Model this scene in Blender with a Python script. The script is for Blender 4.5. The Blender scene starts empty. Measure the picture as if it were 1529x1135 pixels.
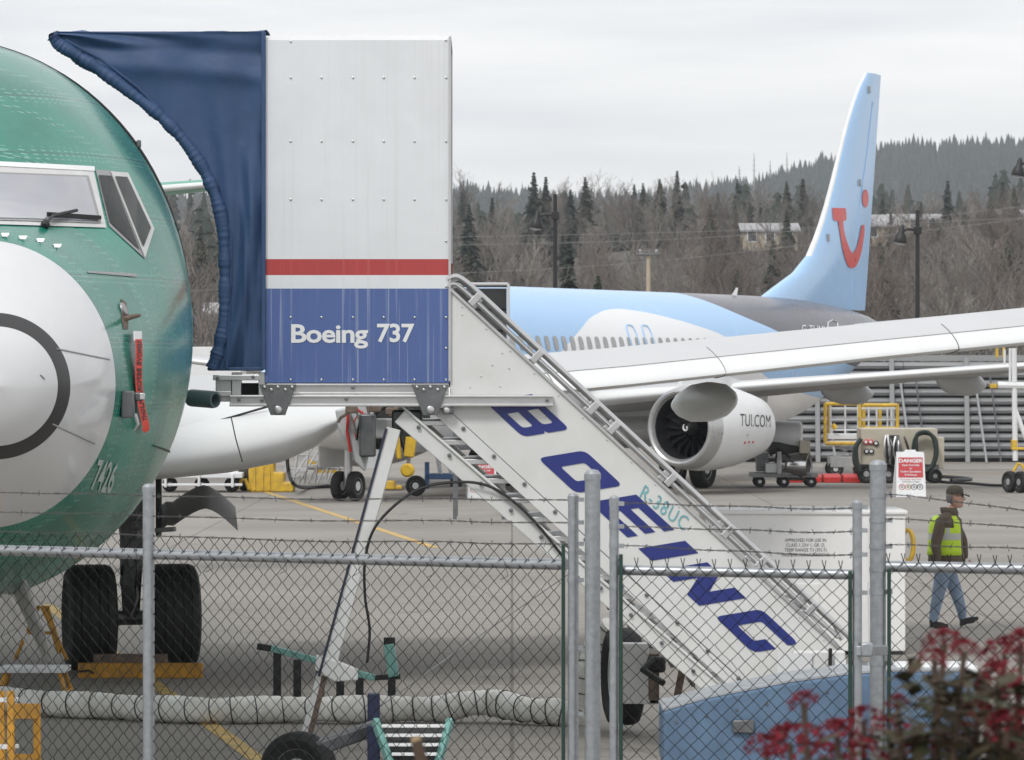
import bpy, bmesh, math, random
import numpy as np
from mathutils import Vector, Matrix
from mathutils.bvhtree import BVHTree
R = math.radians
SC = bpy.context.scene
COL = SC.collection
# ------------------------------------------------------------------ camera, sky, sun, exposure
F, YH, CH = 6500.0, 550.0, 3.2          # focal length (in photo pixels), horizon row, eye height (m)
cam = bpy.data.cameras.new('camera'); camo = bpy.data.objects.new('camera', cam); COL.objects.link(camo)
camo.location = (0, 0, CH); camo.rotation_euler = (R(90), 0, 0)
cam.sensor_fit = 'HORIZONTAL'; cam.sensor_width = 36; cam.lens = 36 * F / 1529
cam.shift_y = -17.5 / 1529; cam.clip_start = 0.5; cam.clip_end = 12000
cam.dof.use_dof = True; cam.dof.focus_distance = 38; cam.dof.aperture_fstop = 13
SC.camera = camo
SC.view_settings.view_transform = 'Standard'; SC.view_settings.look = 'None'
SC.view_settings.gamma = 1; SC.view_settings.exposure = 0.42; SC.view_settings.use_curve_mapping = False
SUN_EL, SUN_AZ = R(48), R(205)           # azimuth measured clockwise from +Y
wd = bpy.data.worlds.new('World'); SC.world = wd; wd.use_nodes = True
nt = wd.node_tree; N = nt.nodes; L = nt.links; N.clear()
sky = N.new('ShaderNodeTexSky'); sky.sky_type = 'NISHITA'; sky.sun_disc = False
sky.sun_elevation = SUN_EL; sky.sun_rotation = SUN_AZ
tc = N.new('ShaderNodeTexCoord'); mp = N.new('ShaderNodeMapping'); mp.inputs['Scale'].default_value = (1.5, 1.5, 14)
L.new(tc.outputs['Generated'], mp.inputs['Vector'])
cn = N.new('ShaderNodeTexNoise'); cn.inputs['Scale'].default_value = 3.4; cn.inputs['Detail'].default_value = 7; cn.inputs['Roughness'].default_value = .55
L.new(mp.outputs['Vector'], cn.inputs['Vector'])
cr = N.new('ShaderNodeValToRGB'); cr.color_ramp.elements[0].position = .32; cr.color_ramp.elements[1].position = .68
cr.color_ramp.elements[0].color = (6.7, 6.85, 7.15, 1); cr.color_ramp.elements[1].color = (9.3, 9.2, 9.1, 1)
L.new(cn.outputs['Fac'], cr.inputs['Fac'])
mx = N.new('ShaderNodeMix'); mx.data_type = 'RGBA'; mx.inputs['Factor'].default_value = .93
L.new(sky.outputs['Color'], mx.inputs['A']); L.new(cr.outputs['Color'], mx.inputs['B'])
bg = N.new('ShaderNodeBackground'); bg.inputs['Strength'].default_value = .1
L.new(mx.outputs['Result'], bg.inputs['Color'])
wo = N.new('ShaderNodeOutputWorld'); L.new(bg.outputs['Background'], wo.inputs['Surface'])
sd = bpy.data.lights.new('sun', 'SUN'); sd.energy = 1.3; sd.angle = R(14); sd.color = (1, .975, .94)
so = bpy.data.objects.new('sun', sd); COL.objects.link(so)
sdir = Vector((math.sin(SUN_AZ) * math.cos(SUN_EL), math.cos(SUN_AZ) * math.cos(SUN_EL), math.sin(SUN_EL)))
so.rotation_euler = sdir.to_track_quat('Z', 'Y').to_euler()

# ------------------------------------------------------------------ helpers
def W(px, py, d):
    """point at distance d (m) that is measured at photo position px, py"""
    return Vector(((px - 764.5) * d / F, d, CH + (YH - py) * d / F))
def GP(px, py):
    return W(px, py, F * CH / (py - YH))
V = Vector
rnd = random.Random(7)
def mat(name, col, rough=.5, metal=0., var=.12, scale=4., bump=0., bscale=40., coat=0., stretch=(1, 1, 1), dirt=None, spec=.5):
    m = bpy.data.materials.new(name); m.use_nodes = True
    n = m.node_tree.nodes; l = m.node_tree.links; b = n['Principled BSDF']
    b.inputs['Roughness'].default_value = rough; b.inputs['Metallic'].default_value = metal
    b.inputs['Coat Weight'].default_value = coat; b.inputs['Specular IOR Level'].default_value = spec
    b.inputs['Coat Roughness'].default_value = .12
    t = n.new('ShaderNodeTexCoord'); mpn = n.new('ShaderNodeMapping'); mpn.inputs['Scale'].default_value = stretch
    l.new(t.outputs['Object'], mpn.inputs['Vector'])
    no = n.new('ShaderNodeTexNoise'); no.inputs['Scale'].default_value = scale; no.inputs['Detail'].default_value = 6
    no.inputs['Roughness'].default_value = .62
    l.new(mpn.outputs['Vector'], no.inputs['Vector'])
    r = n.new('ShaderNodeValToRGB'); r.color_ramp.elements[0].position = .3; r.color_ramp.elements[1].position = .72
    c0 = dirt if dirt else [c * (1 - var) for c in col]
    r.color_ramp.elements[0].color = (*c0, 1); r.color_ramp.elements[1].color = (*[min(1, c * (1 + var * .6)) for c in col], 1)
    l.new(no.outputs['Fac'], r.inputs['Fac']); l.new(r.outputs['Color'], b.inputs['Base Color'])
    rr = n.new('ShaderNodeMapRange'); rr.inputs['To Min'].default_value = max(0, rough - .1); rr.inputs['To Max'].default_value = min(1, rough + .1)
    l.new(no.outputs['Fac'], rr.inputs['Value']); l.new(rr.outputs['Result'], b.inputs['Roughness'])
    if bump:
        n2 = n.new('ShaderNodeTexNoise'); n2.inputs['Scale'].default_value = bscale; n2.inputs['Detail'].default_value = 4
        l.new(mpn.outputs['Vector'], n2.inputs['Vector'])
        bp = n.new('ShaderNodeBump'); bp.inputs['Strength'].default_value = bump; bp.inputs['Distance'].default_value = .02
        l.new(n2.outputs['Fac'], bp.inputs['Height']); l.new(bp.outputs['Normal'], b.inputs['Normal'])
    return m
def wloc(o):
    p = V((0, 0, 0))
    while o: p = p + o.location; o = o.parent
    return p
def tag(o, label=None, cat=None, group=None, kind=None):
    if label: o['label'] = label
    if cat: o['category'] = cat
    if group: o['group'] = group
    if kind: o['kind'] = kind
    return o
def thing(name, label, cat, loc, group=None):
    o = bpy.data.objects.new(name, None); COL.objects.link(o); o.location = loc; o.empty_display_size = .2
    return tag(o, label, cat, group)
class MB:
    def __init__(s): s.v = []; s.f = []; s.m = []; s.uv = {}
    def add(s, vs, fs, mi=0):
        o = len(s.v); s.v += [V(p) for p in vs]
        for f in fs: s.f.append([i + o for i in f]); s.m.append(mi)
        return s
    def box(s, c, sz, M=None, mi=0):
        x, y, z = sz[0] / 2, sz[1] / 2, sz[2] / 2
        vs = [V((a, b, e)) for a in (-x, x) for b in (-y, y) for e in (-z, z)]
        if M: vs = [M @ p for p in vs]
        return s.add([p + V(c) for p in vs], [(0, 1, 3, 2), (4, 6, 7, 5), (0, 4, 5, 1), (2, 3, 7, 6), (0, 2, 6, 4), (1, 5, 7, 3)], mi)
    def bar(s, a, b, w, h, up=(0, 0, 1), mi=0):
        a, b = V(a), V(b); d = (b - a).normalized(); sd_ = d.cross(V(up))
        if sd_.length < 1e-4: sd_ = d.cross(V((1, 0, 0)))
        sd_.normalize(); u = sd_.cross(d)
        vs = [p + sd_ * i * w / 2 + u * j * h / 2 for p in (a, b) for i, j in ((-1, -1), (1, -1), (1, 1), (-1, 1))]
        return s.add(vs, [(0, 1, 2, 3), (7, 6, 5, 4), (0, 4, 5, 1), (1, 5, 6, 2), (2, 6, 7, 3), (3, 7, 4, 0)], mi)
    def prism(s, pts, ext, mi=0):
        n = len(pts); pts = [V(p) for p in pts]; e = V(ext)
        fs = [tuple(range(n)), tuple(range(2 * n - 1, n - 1, -1))] + [((i + 1) % n, i, n + i, n + (i + 1) % n) for i in range(n)]
        return s.add(pts + [p + e for p in pts], fs, mi)
    def loft(s, rings, closed=True, cap=True, mi=0):
        n = len(rings[0]); o = len(s.v)
        for r in rings: s.v += [V(p) for p in r]
        for i in range(len(rings) - 1):
            for j in range(n if closed else n - 1):
                k = (j + 1) % n
                s.f.append([o + i * n + j, o + i * n + k, o + (i + 1) * n + k, o + (i + 1) * n + j])
                s.m.append(mi(i, j) if callable(mi) else mi)
        if cap and closed:
            s.f.append([o + j for j in range(n)][::-1]); s.m.append(mi if not callable(mi) else mi(0, 0))
            s.f.append([o + (len(rings) - 1) * n + j for j in range(n)]); s.m.append(mi if not callable(mi) else mi(len(rings) - 2, 0))
        return s
    def tube(s, pts, r, n=8, mi=0, cap=True):
        pts = [V(p) for p in pts]; rs = r if isinstance(r, (list, tuple)) else [r] * len(pts)
        rings = []; u = None
        for i, p in enumerate(pts):
            t = (pts[min(i + 1, len(pts) - 1)] - pts[max(i - 1, 0)]).normalized()
            if u is None: u = t.orthogonal().normalized()
            else:
                u = u - t * u.dot(t); u = u.normalized() if u.length > 1e-5 else t.orthogonal().normalized()
            w = t.cross(u)
            rings.append([p + (u * math.cos(2 * math.pi * k / n) + w * math.sin(2 * math.pi * k / n)) * rs[i] for k in range(n)])
        return s.loft(rings, True, cap, mi)
    def lathe(s, o, ax, prof, n=24, mi=0, cap=True):
        ax = V(ax).normalized(); u = ax.orthogonal().normalized(); w = ax.cross(u); o = V(o)
        rings = [[o + ax * a + (u * math.cos(2 * math.pi * k / n) + w * math.sin(2 * math.pi * k / n)) * max(r, 1e-4) for k in range(n)] for a, r in prof]
        return s.loft(rings, True, cap, mi)
    def ball(s, c, r, n=10, sq=(1, 1, 1), mi=0):
        rings = []
        for i in range(n + 1):
            a = math.pi * i / n
            rings.append([V(c) + V((math.sin(a) * math.cos(2 * math.pi * k / (2 * n)) * sq[0], math.sin(a) * math.sin(2 * math.pi * k / (2 * n)) * sq[1], math.cos(a) * sq[2])) * r for k in range(2 * n)])
        return s.loft(rings, True, False, mi)
    def build(s, name, mats, parent=None, smooth=True, kind=None, bevel=0., ang=35, label=None, cat=None, group=None):
        me = bpy.data.meshes.new(name); off = wloc(parent)
        me.from_pydata([tuple(p - off) for p in s.v], [], s.f)
        if not isinstance(mats, (list, tuple)): mats = [mats]
        for m in mats: me.materials.append(m)
        me.polygons.foreach_set('material_index', s.m)
        bm = bmesh.new(); bm.from_mesh(me); bmesh.ops.recalc_face_normals(bm, faces=bm.faces); bm.to_mesh(me); bm.free()
        if smooth:
            me.polygons.foreach_set('use_smooth', [True] * len(me.polygons)); me.set_sharp_from_angle(angle=R(ang))
        me.update()
        o = bpy.data.objects.new(name, me); COL.objects.link(o); o.parent = parent
        if bevel:
            b = o.modifiers.new('bevel', 'BEVEL'); b.width = bevel; b.segments = 2; b.limit_method = 'ANGLE'
        return tag(o, label, cat, group, kind)
def text2d(txt, size=1., bold=0., shear=0., space=1., align='LEFT'):
    """flat lettering as 2-D vertices and faces"""
    c = bpy.data.curves.new('t', 'FONT'); c.body = txt; c.size = size; c.offset = bold; c.shear = shear; c.space_character = space
    c.align_x = align; c.resolution_u = 3
    o = bpy.data.objects.new('t', c); COL.objects.link(o)
    me = bpy.data.meshes.new_from_object(o.evaluated_get(bpy.context.evaluated_depsgraph_get()))
    vs = [(v.co.x, v.co.y) for v in me.vertices]; fs = [tuple(p.vertices) for p in me.polygons]
    bpy.data.objects.remove(o); bpy.data.curves.remove(c); bpy.data.meshes.remove(me)
    return vs, fs
def lettering(name, txt, fn, m, parent, **k):
    vs, fs = text2d(txt, **k)
    mb = MB(); mb.add([fn(u, v) for u, v in vs], fs)
    return mb.build(name, m, parent, smooth=False)
def interp(xs, ys, x):
    """monotone cubic interpolation"""
    xs = np.array(xs, float); ys = np.array(ys, float); h = np.diff(xs); dl = np.diff(ys) / h
    m = np.zeros(len(xs)); m[0] = dl[0]; m[-1] = dl[-1]
    for i in range(1, len(xs) - 1):
        m[i] = 0 if dl[i - 1] * dl[i] <= 0 else 2 * dl[i - 1] * dl[i] / (dl[i - 1] + dl[i])
    i = int(np.clip(np.searchsorted(xs, x) - 1, 0, len(h) - 1)); t = (x - xs[i]) / h[i]
    t = min(max(t, 0), 1)
    return float((2 * t**3 - 3 * t**2 + 1) * ys[i] + (t**3 - 2 * t**2 + t) * h[i] * m[i] + (-2 * t**3 + 3 * t**2) * ys[i + 1] + (t**3 - t**2) * h[i] * m[i + 1])
def smoothpath(pts, n=6):
    P = [V(p) for p in pts]; out = []
    for i in range(len(P) - 1):
        p0, p1, p2, p3 = P[max(i - 1, 0)], P[i], P[i + 1], P[min(i + 2, len(P) - 1)]
        for k in range(n):
            t = k / n
            out.append(.5 * ((2 * p1) + (p2 - p0) * t + (2 * p0 - 5 * p1 + 4 * p2 - p3) * t * t + (3 * p1 - p0 - 3 * p2 + p3) * t**3))
    return out + [P[-1]]
def wheel(parent, c, ax, r, w, m_t, m_r, name='wheel', n=32, rimr=.55):
    """a wheel: tyre mesh with a rim as its child"""
    ax = V(ax).normalized(); h = w / 2
    t = MB().lathe(c, ax, [(-h * .62, r * rimr), (-h * .85, r * .66), (-h, r * .8), (-h * .86, r * .94), (-h * .6, r * .99), (0, r), (h * .6, r * .99), (h * .86, r * .94), (h, r * .8), (h * .85, r * .66), (h * .62, r * rimr)], n).build(name, m_t, parent)
    MB().lathe(c, ax, [(-h * .7, r * .12), (-h * .7, r * .3), (-h * .45, r * .36), (-h * .45, r * .5), (-h * .66, r * rimr * 1.02), (h * .66, r * rimr * 1.02), (h * .45, r * .5), (h * .45, r * .36), (h * .7, r * .3), (h * .7, r * .12)], n).build('rim', m_r, t)
    return t
# ------------------------------------------------------------------ materials
M = {}
M['white'] = mat('white_paint', (.72, .73, .73), .35, var=.06, scale=1.5)
M['panelwhite'] = mat('panel_white', (.68, .69, .70), .38, var=.04, scale=2.2, stretch=(1, 1, .35), dirt=(.635, .64, .645))
M['stairwhite'] = mat('stair_white', (.68, .69, .68), .4, var=.05, scale=2.5, dirt=(.62, .62, .605))
M['galv'] = mat('galvanised', (.36, .38, .40), .42, .75, var=.2, scale=25)
M['alu'] = mat('aluminium', (.55, .55, .55), .33, .85, var=.12, scale=6)
M['steel'] = mat('dark_steel', (.16, .165, .17), .45, .5, var=.25, scale=8)
M['rubber'] = mat('rubber', (.016, .016, .017), .72, var=.4, scale=9, bump=.1)
M['black'] = mat('black', (.012, .012, .013), .5, var=.3)
M['dark'] = mat('dark_interior', (.03, .03, .032), .7, var=.3)
M['yellow'] = mat('yellow_paint', (.72, .46, .03), .45, var=.18, scale=6, dirt=(.45, .29, .05))
M['amber'] = mat('amber_paint', (.55, .27, .02), .5, var=.2, scale=7, dirt=(.33, .17, .03))
M['red'] = mat('red_paint', (.55, .035, .03), .4, var=.12)
M['grey'] = mat('grey_paint', (.34, .345, .345), .45, var=.12, scale=5)
M['teal'] = mat('teal_paint', (.20, .42, .38), .5, var=.15, scale=9, dirt=(.12, .25, .23))
M['navy'] = mat('navy_letter', (.018, .03, .19), .35, var=.06)
M['beige'] = mat('beige_paint', (.50, .46, .37), .5, var=.1, scale=3)
M['ltext'] = mat('text_white', (.75, .76, .77), .4, var=.04)
M['btext'] = mat('text_black', (.02, .02, .022), .5, var=.1)
M['chrome'] = mat('bare_metal', (.6, .6, .6), .16, 1., var=.08)
M['glass'] = mat('cockpit_glass', (.30, .31, .34), .04, 0, var=.06, spec=.9, coat=.6)
M['dglass'] = mat('dark_glass', (.02, .024, .022), .08, 0, var=.3, spec=.1)
M['rust'] = mat('rusty_steel', (.20, .15, .12), .75, .2, var=.5, scale=14)
# ------------------------------------------------------------------ ground
def ground_mat():
    m = mat('apron', (.285, .265, .238), .85, var=.1, scale=.35, bump=.25, bscale=60, stretch=(1, .35, 1))
    n = m.node_tree.nodes; l = m.node_tree.links; b = n['Principled BSDF']
    src = b.inputs['Base Color'].links[0].from_socket
    t = n.new('ShaderNodeTexCoord')
    f = n.new('ShaderNodeTexNoise'); f.inputs['Scale'].default_value = 28; f.inputs['Detail'].default_value = 5; l.new(t.outputs['Object'], f.inputs['Vector'])
    v = n.new('ShaderNodeTexVoronoi'); v.feature = 'DISTANCE_TO_EDGE'; v.inputs['Scale'].default_value = .16; l.new(t.outputs['Object'], v.inputs['Vector'])
    lt = n.new('ShaderNodeMapRange'); lt.inputs['From Min'].default_value = 0; lt.inputs['From Max'].default_value = .006; lt.inputs['To Min'].default_value = .72; lt.inputs['To Max'].default_value = 1
    l.new(v.outputs['Distance'], lt.inputs['Value'])
    fr = n.new('ShaderNodeMapRange'); fr.inputs['To Min'].default_value = .78; fr.inputs['To Max'].default_value = 1.2; l.new(f.outputs['Fac'], fr.inputs['Value'])
    mu = n.new('ShaderNodeMath'); mu.operation = 'MULTIPLY'; l.new(lt.outputs['Result'], mu.inputs[0]); l.new(fr.outputs['Result'], mu.inputs[1])
    big = n.new('ShaderNodeTexNoise'); big.inputs['Scale'].default_value = .22; big.inputs['Detail'].default_value = 3; l.new(t.outputs['Object'], big.inputs['Vector'])
    br = n.new('ShaderNodeMapRange'); br.inputs['From Min'].default_value = .3; br.inputs['From Max'].default_value = .7; br.inputs['To Min'].default_value = .82; br.inputs['To Max'].default_value = 1.06; l.new(big.outputs['Fac'], br.inputs['Value'])
    m2 = n.new('ShaderNodeMath'); m2.operation = 'MULTIPLY'; l.new(mu.outputs[0], m2.inputs[0]); l.new(br.outputs['Result'], m2.inputs[1])
    vm = n.new('ShaderNodeVectorMath'); vm.operation = 'SCALE'; l.new(src, vm.inputs[0]); l.new(m2.outputs[0], vm.inputs['Scale'])
    bk = n.new('ShaderNodeTexBrick'); bk.offset = 0; bk.inputs['Scale'].default_value = 1; bk.inputs['Brick Width'].default_value = 6.1; bk.inputs['Row Height'].default_value = 6.1; bk.inputs['Mortar Size'].default_value = .022; bk.inputs['Mortar Smooth'].default_value = .3
    bk.inputs['Color1'].default_value = (1, 1, 1, 1); bk.inputs['Color2'].default_value = (.93, .93, .93, 1); bk.inputs['Mortar'].default_value = (.55, .55, .55, 1); l.new(t.outputs['Object'], bk.inputs['Vector'])
    x1 = n.new('ShaderNodeVectorMath'); x1.operation = 'MULTIPLY'; l.new(vm.outputs[0], x1.inputs[0]); l.new(bk.outputs['Color'], x1.inputs[1])
    oil = n.new('ShaderNodeTexNoise'); oil.inputs['Scale'].default_value = .55; oil.inputs['Detail'].default_value = 8; oil.inputs['Roughness'].default_value = .7; l.new(t.outputs['Object'], oil.inputs['Vector'])
    om = n.new('ShaderNodeMapRange'); om.inputs['From Min'].default_value = .6; om.inputs['From Max'].default_value = .72; om.inputs['To Min'].default_value = 1; om.inputs['To Max'].default_value = .62; l.new(oil.outputs['Fac'], om.inputs['Value'])
    mpt = n.new('ShaderNodeMapping'); mpt.inputs['Scale'].default_value = (.05, 2.2, 1); mpt.inputs['Rotation'].default_value = (0, 0, .12); l.new(t.outputs['Object'], mpt.inputs['Vector'])
    ty = n.new('ShaderNodeTexNoise'); ty.inputs['Scale'].default_value = 1; ty.inputs['Detail'].default_value = 5; l.new(mpt.outputs[0], ty.inputs['Vector'])
    tm = n.new('ShaderNodeMapRange'); tm.inputs['From Min'].default_value = .55; tm.inputs['From Max'].default_value = .75; tm.inputs['To Min'].default_value = 1; tm.inputs['To Max'].default_value = .8; l.new(ty.outputs['Fac'], tm.inputs['Value'])
    mm = n.new('ShaderNodeMath'); mm.operation = 'MULTIPLY'; l.new(om.outputs[0], mm.inputs[0]); l.new(tm.outputs[0], mm.inputs[1])
    x2 = n.new('ShaderNodeVectorMath'); x2.operation = 'SCALE'; l.new(x1.outputs[0], x2.inputs[0]); l.new(mm.outputs[0], x2.inputs['Scale'])
    l.new(x2.outputs[0], b.inputs['Base Color'])
    return m
g = MB()
g.add([(-3000, -50, 0), (3000, -50, 0), (3000, 6000, 0), (-3000, 6000, 0)], [(0, 1, 2, 3)])
g.build('ground', ground_mat(), kind='structure')
M['line'] = mat('line_paint', (.55, .36, .08), .7, var=.35, scale=3, dirt=(.33, .24, .11))
def gline(name, pts, w):
    P = [GP(*p) for p in pts]; mb = MB(); a = P[0]; b = P[-1]; d = (b - a).normalized(); s = V((-d.y, d.x, 0)) * w / 2
    mb.add([V((p.x, p.y, .004)) for p in (a - s, a + s, b + s, b - s)], [(0, 1, 2, 3)])
    o = mb.build(name, M['line']); tag(o, kind='structure')
gline('painted_line', [(70, 903), (395, 1142)], .16)
gline('painted_line', [(398, 735), (650, 818)], .18)
gline('painted_line', [(1000, 723), (1529, 705)], .15)
gline('painted_line', [(520, 742), (800, 737)], .12)
# ------------------------------------------------------------------ hills
def hz(x, y):
    t = min(max((y - 260) / 640, 0), 1.25)
    h = 29 * t ** 1.1
    h += 3 * math.sin(x * .03 + y * .011) * min(t * 3, 1) + 2 * math.sin(x * .071 - y * .02) * min(t * 3, 1)
    return h + max(0, (x - 40)) * .015 * min(t * 2, 1)
M['hill'] = mat('hill_brush', (.10, .088, .076), .95, var=.4, scale=.12, dirt=(.07, .065, .05))
mb = MB(); nx, ny = 90, 70
xs = [-500 + 1000 * i / nx for i in range(nx + 1)]; ys = [255 + 1000 * (j / ny) ** 1.3 for j in range(ny + 1)]
mb.add([(x, y, hz(x, y) - .3) for y in ys for x in xs], [(j * (nx + 1) + i, j * (nx + 1) + i + 1, (j + 1) * (nx + 1) + i + 1, (j + 1) * (nx + 1) + i) for j in range(ny) for i in range(nx)])
mb.build('hillside', M['hill'], kind='structure')
def ridge(x, y):
    px = 764.5 + x * F / 2700
    top = interp([-900, 300, 680, 900, 1050, 1130, 1230, 1330, 1440, 1540, 1900], [290, 285, 276, 280, 272, 266, 238, 217, 208, 200, 170], px)
    z = CH + (YH - top - 24) * 2700 / F
    t = (y - 1500) / 1200
    return z * (max(0, min(t, 1)) ** 1.3 if t < 1 else 1 - .1 * (t - 1)) + 3 * math.sin(x * .02 + y * .006)
M['ridge'] = mat('ridge_forest_floor', (.022, .03, .026), .95, var=.4, scale=.02)
mb = MB(); nx, ny = 100, 40
xs = [-900 + 2000 * i / nx for i in range(nx + 1)]; ys = [1500 + 1600 * j / ny for j in range(ny + 1)]
mb.add([(x, y, ridge(x, y)) for y in ys for x in xs], [(j * (nx + 1) + i, j * (nx + 1) + i + 1, (j + 1) * (nx + 1) + i + 1, (j + 1) * (nx + 1) + i) for j in range(ny) for i in range(nx)])
mb.build('far_ridge', M['ridge'], kind='structure')
M['rtree'] = mat('ridge_conifers', (.022, .034, .030), .9, var=.5, scale=.05)
mb = MB(); rg = random.Random(3)
def spire(mb, p, h, r, k, rg, tiers=4):
    for t in range(tiers):
        z0 = h * (.12 + .2 * t); z1 = min(h, z0 + h * .36 + (h * .1 if t == tiers - 1 else 0)); rr = r * (1 - t / tiers * .82); a0 = rg.random() * 6
        vs = [p + V((math.cos(a0 + 6.283 * i / k) * rr * rg.uniform(.7, 1.2), math.sin(a0 + 6.283 * i / k) * rr * rg.uniform(.7, 1.2), z0 + rg.uniform(-.04, .03) * h)) for i in range(k)] + [p + V((0, 0, z1))]
        mb.add(vs, [(i, (i + 1) % k, k) for i in range(k)])
for i in range(15000):
    y = rg.uniform(1900, 2790); x = rg.uniform(-.16, .16) * y
    z = ridge(x, y)
    if z < 20: continue
    spire(mb, V((x, y, z - 2)), rg.uniform(8, 17), rg.uniform(2.6, 4.2), 5, rg, 3)
mb.build('ridge_conifers', M['rtree'], kind='stuff', smooth=False, label='dark blue-green conifer forest covering the far ridge', cat='forest')
# ------------------------------------------------------------------ near woods
M['bark'] = mat('bare_bark', (.175, .155, .138), .9, var=.3, scale=2)
M['bark2'] = mat('bare_bark_russet', (.16, .134, .116), .9, var=.3, scale=2)
M['bark3'] = mat('bare_bark_grey', (.25, .23, .21), .9, var=.3, scale=2)
M['needle'] = mat('conifer_needles', (.025, .038, .026), .85, var=.55, scale=1.2)
M['needle2'] = mat('conifer_needles_olive', (.04, .05, .026), .85, var=.55, scale=1.2)
def bare_mesh(seed, h=13):
    rg = random.Random(seed); mt = MB(); mc = MB()
    def br(mb, p, d, ln, r, lev):
        n = 3 if lev < 2 else 2; pts = [p]; rs = [r]; q = p; dd = d.copy()
        for i in range(n):
            dd = (dd + V((rg.gauss(0, .16), rg.gauss(0, .16), rg.gauss(.07, .08)))).normalized(); q = q + dd * ln / n
            pts.append(q); rs.append(r * (1 - .62 * (i + 1) / n))
        mb.tube(pts, rs, 4 if lev == 0 else 3, cap=False)
        if lev >= 4: return
        k = [9, 6, 5, 4][lev]
        for i in range(k):
            t = rg.uniform(.28 if lev == 0 else .2, 1); j = min(int(t * n), n - 1); pp = pts[j].lerp(pts[j + 1], t * n - j)
            a = rg.uniform(0, 6.28); sp = rg.uniform(.45, .95)
            nd = (dd * 1 + V((math.cos(a) * sp, math.sin(a) * sp, rg.uniform(.0, .5)))).normalized()
            br(mc, pp, nd, ln * rg.uniform(.38, .62), max(r * .42, .017), lev + 1)
    br(mt, V((0, 0, 0)), V((0, 0, 1)), h * .72, .17, 0)
    return mt, mc
def conifer_mesh(seed, h=17, wdt=3.2):
    rg = random.Random(seed); mt = MB(); mc = MB()
    mt.tube([(0, 0, 0), (0, 0, h * .5), (0, 0, h * .97)], [.24, .15, .03], 6)
    nw = 34
    for i in range(nw):
        t = i / (nw - 1); z = h * (.07 + .92 * t); r = wdt * (1 - t) ** .8 * rg.uniform(.7, 1.12) + .18
        for k in range(8):
            a = rg.uniform(0, 6.283); rr = r * rg.uniform(.55, 1.12); dz = -rr * rg.uniform(.15, .42)
            ca, sa = math.cos(a), math.sin(a)
            for q in range(5):
                u = (q + .4) / 5; c = V((ca * rr * u, sa * rr * u, z + dz * u * u + rg.uniform(-.1, .12)))
                w = (.2 + .5 * (1 - abs(u - .45))) * (.6 + .42 * rr); 
                e1 = V((-sa, ca, rg.uniform(-.3, .1))) * w * rg.uniform(.5, 1); e2 = V((ca, sa, rg.uniform(-.75, -.1))) * rr * .27
                mc.add([c - e1 - e2 * .3, c + e2 * 1.3, c + e1 - e2 * .3, c + V((0, 0, .16)) - e2 * 1.3], [(0, 1, 2, 3)])
    return mt, mc
def meshes(pair, n0, n1, m0, m1):
    a = pair[0].build(n0, m0); b = pair[1].build(n1, m1, smooth=False); r = (a.data, b.data)
    bpy.data.objects.remove(a); bpy.data.objects.remove(b); return r
BT = [meshes(bare_mesh(s), 'trunk', 'crown', mm, mm) for s, mm in ((1, M['bark']), (2, M['bark2']), (3, M['bark3']), (4, M['bark']), (5, M['bark2']))]
CT = [meshes(conifer_mesh(s, 17, w), 'trunk', 'crown', M['bark2'], mm) for s, w, mm in ((11, 3.9, M['needle']), (12, 3.1, M['needle']), (13, 4.5, M['needle2']))]
USED = set()
def where(p):
    px = 764.5 + p.x * F / p.y; d = p.y
    for lim, t in ((330, 'left of the blue hood'), (680, 'behind the stair cabin'), (760, 'just right of the stair cabin'), (829, 'left of the left lamp post'), (900, 'right of the left lamp post'), (968, 'left of the concrete pole'), (1040, 'right of the concrete pole'), (1110, 'above the dark rear fuselage'), (1200, 'left of the tail fin'), (1300, 'behind the tail fin'), (1370, 'between tail fin and right lamp post'), (1450, 'right of the right lamp post'), (9999, 'by the right edge')):
        if px < lim: break
    return t + (', lowest down' if d < 400 else ', lower slope' if d < 500 else ', mid slope' if d < 620 else ', high up')
def plant(kind, var, p, s, rot, label, group, sx=1):
    if kind == 'bare': label = ('tall ' if s > .73 else 'small ' if s < .56 else '') + ['leafless brown tree ', 'leafless russet tree ', 'leafless pale grey tree ', 'forked leafless brown tree ', 'bushy leafless russet tree '][var] + where(p)
    else: label = ('tall ' if s > .6 else 'small ' if s < .42 else '') + ['dark broad conifer ', 'dark slim conifer ', 'olive wide conifer '][var] + where(p)
    if label in USED: return False
    USED.add(label); ms = (BT if kind == 'bare' else CT)[var]
    o = thing('bare_tree' if kind == 'bare' else 'conifer_tree', label, 'tree', p, group); o.scale = (s * sx, s * sx, s); o.rotation_euler = (0, 0, rot)
    for m_ in ms:
        c = bpy.data.objects.new(m_.name.split('.')[0], m_); COL.objects.link(c); c.parent = o
    return True
rg = random.Random(21)
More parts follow.
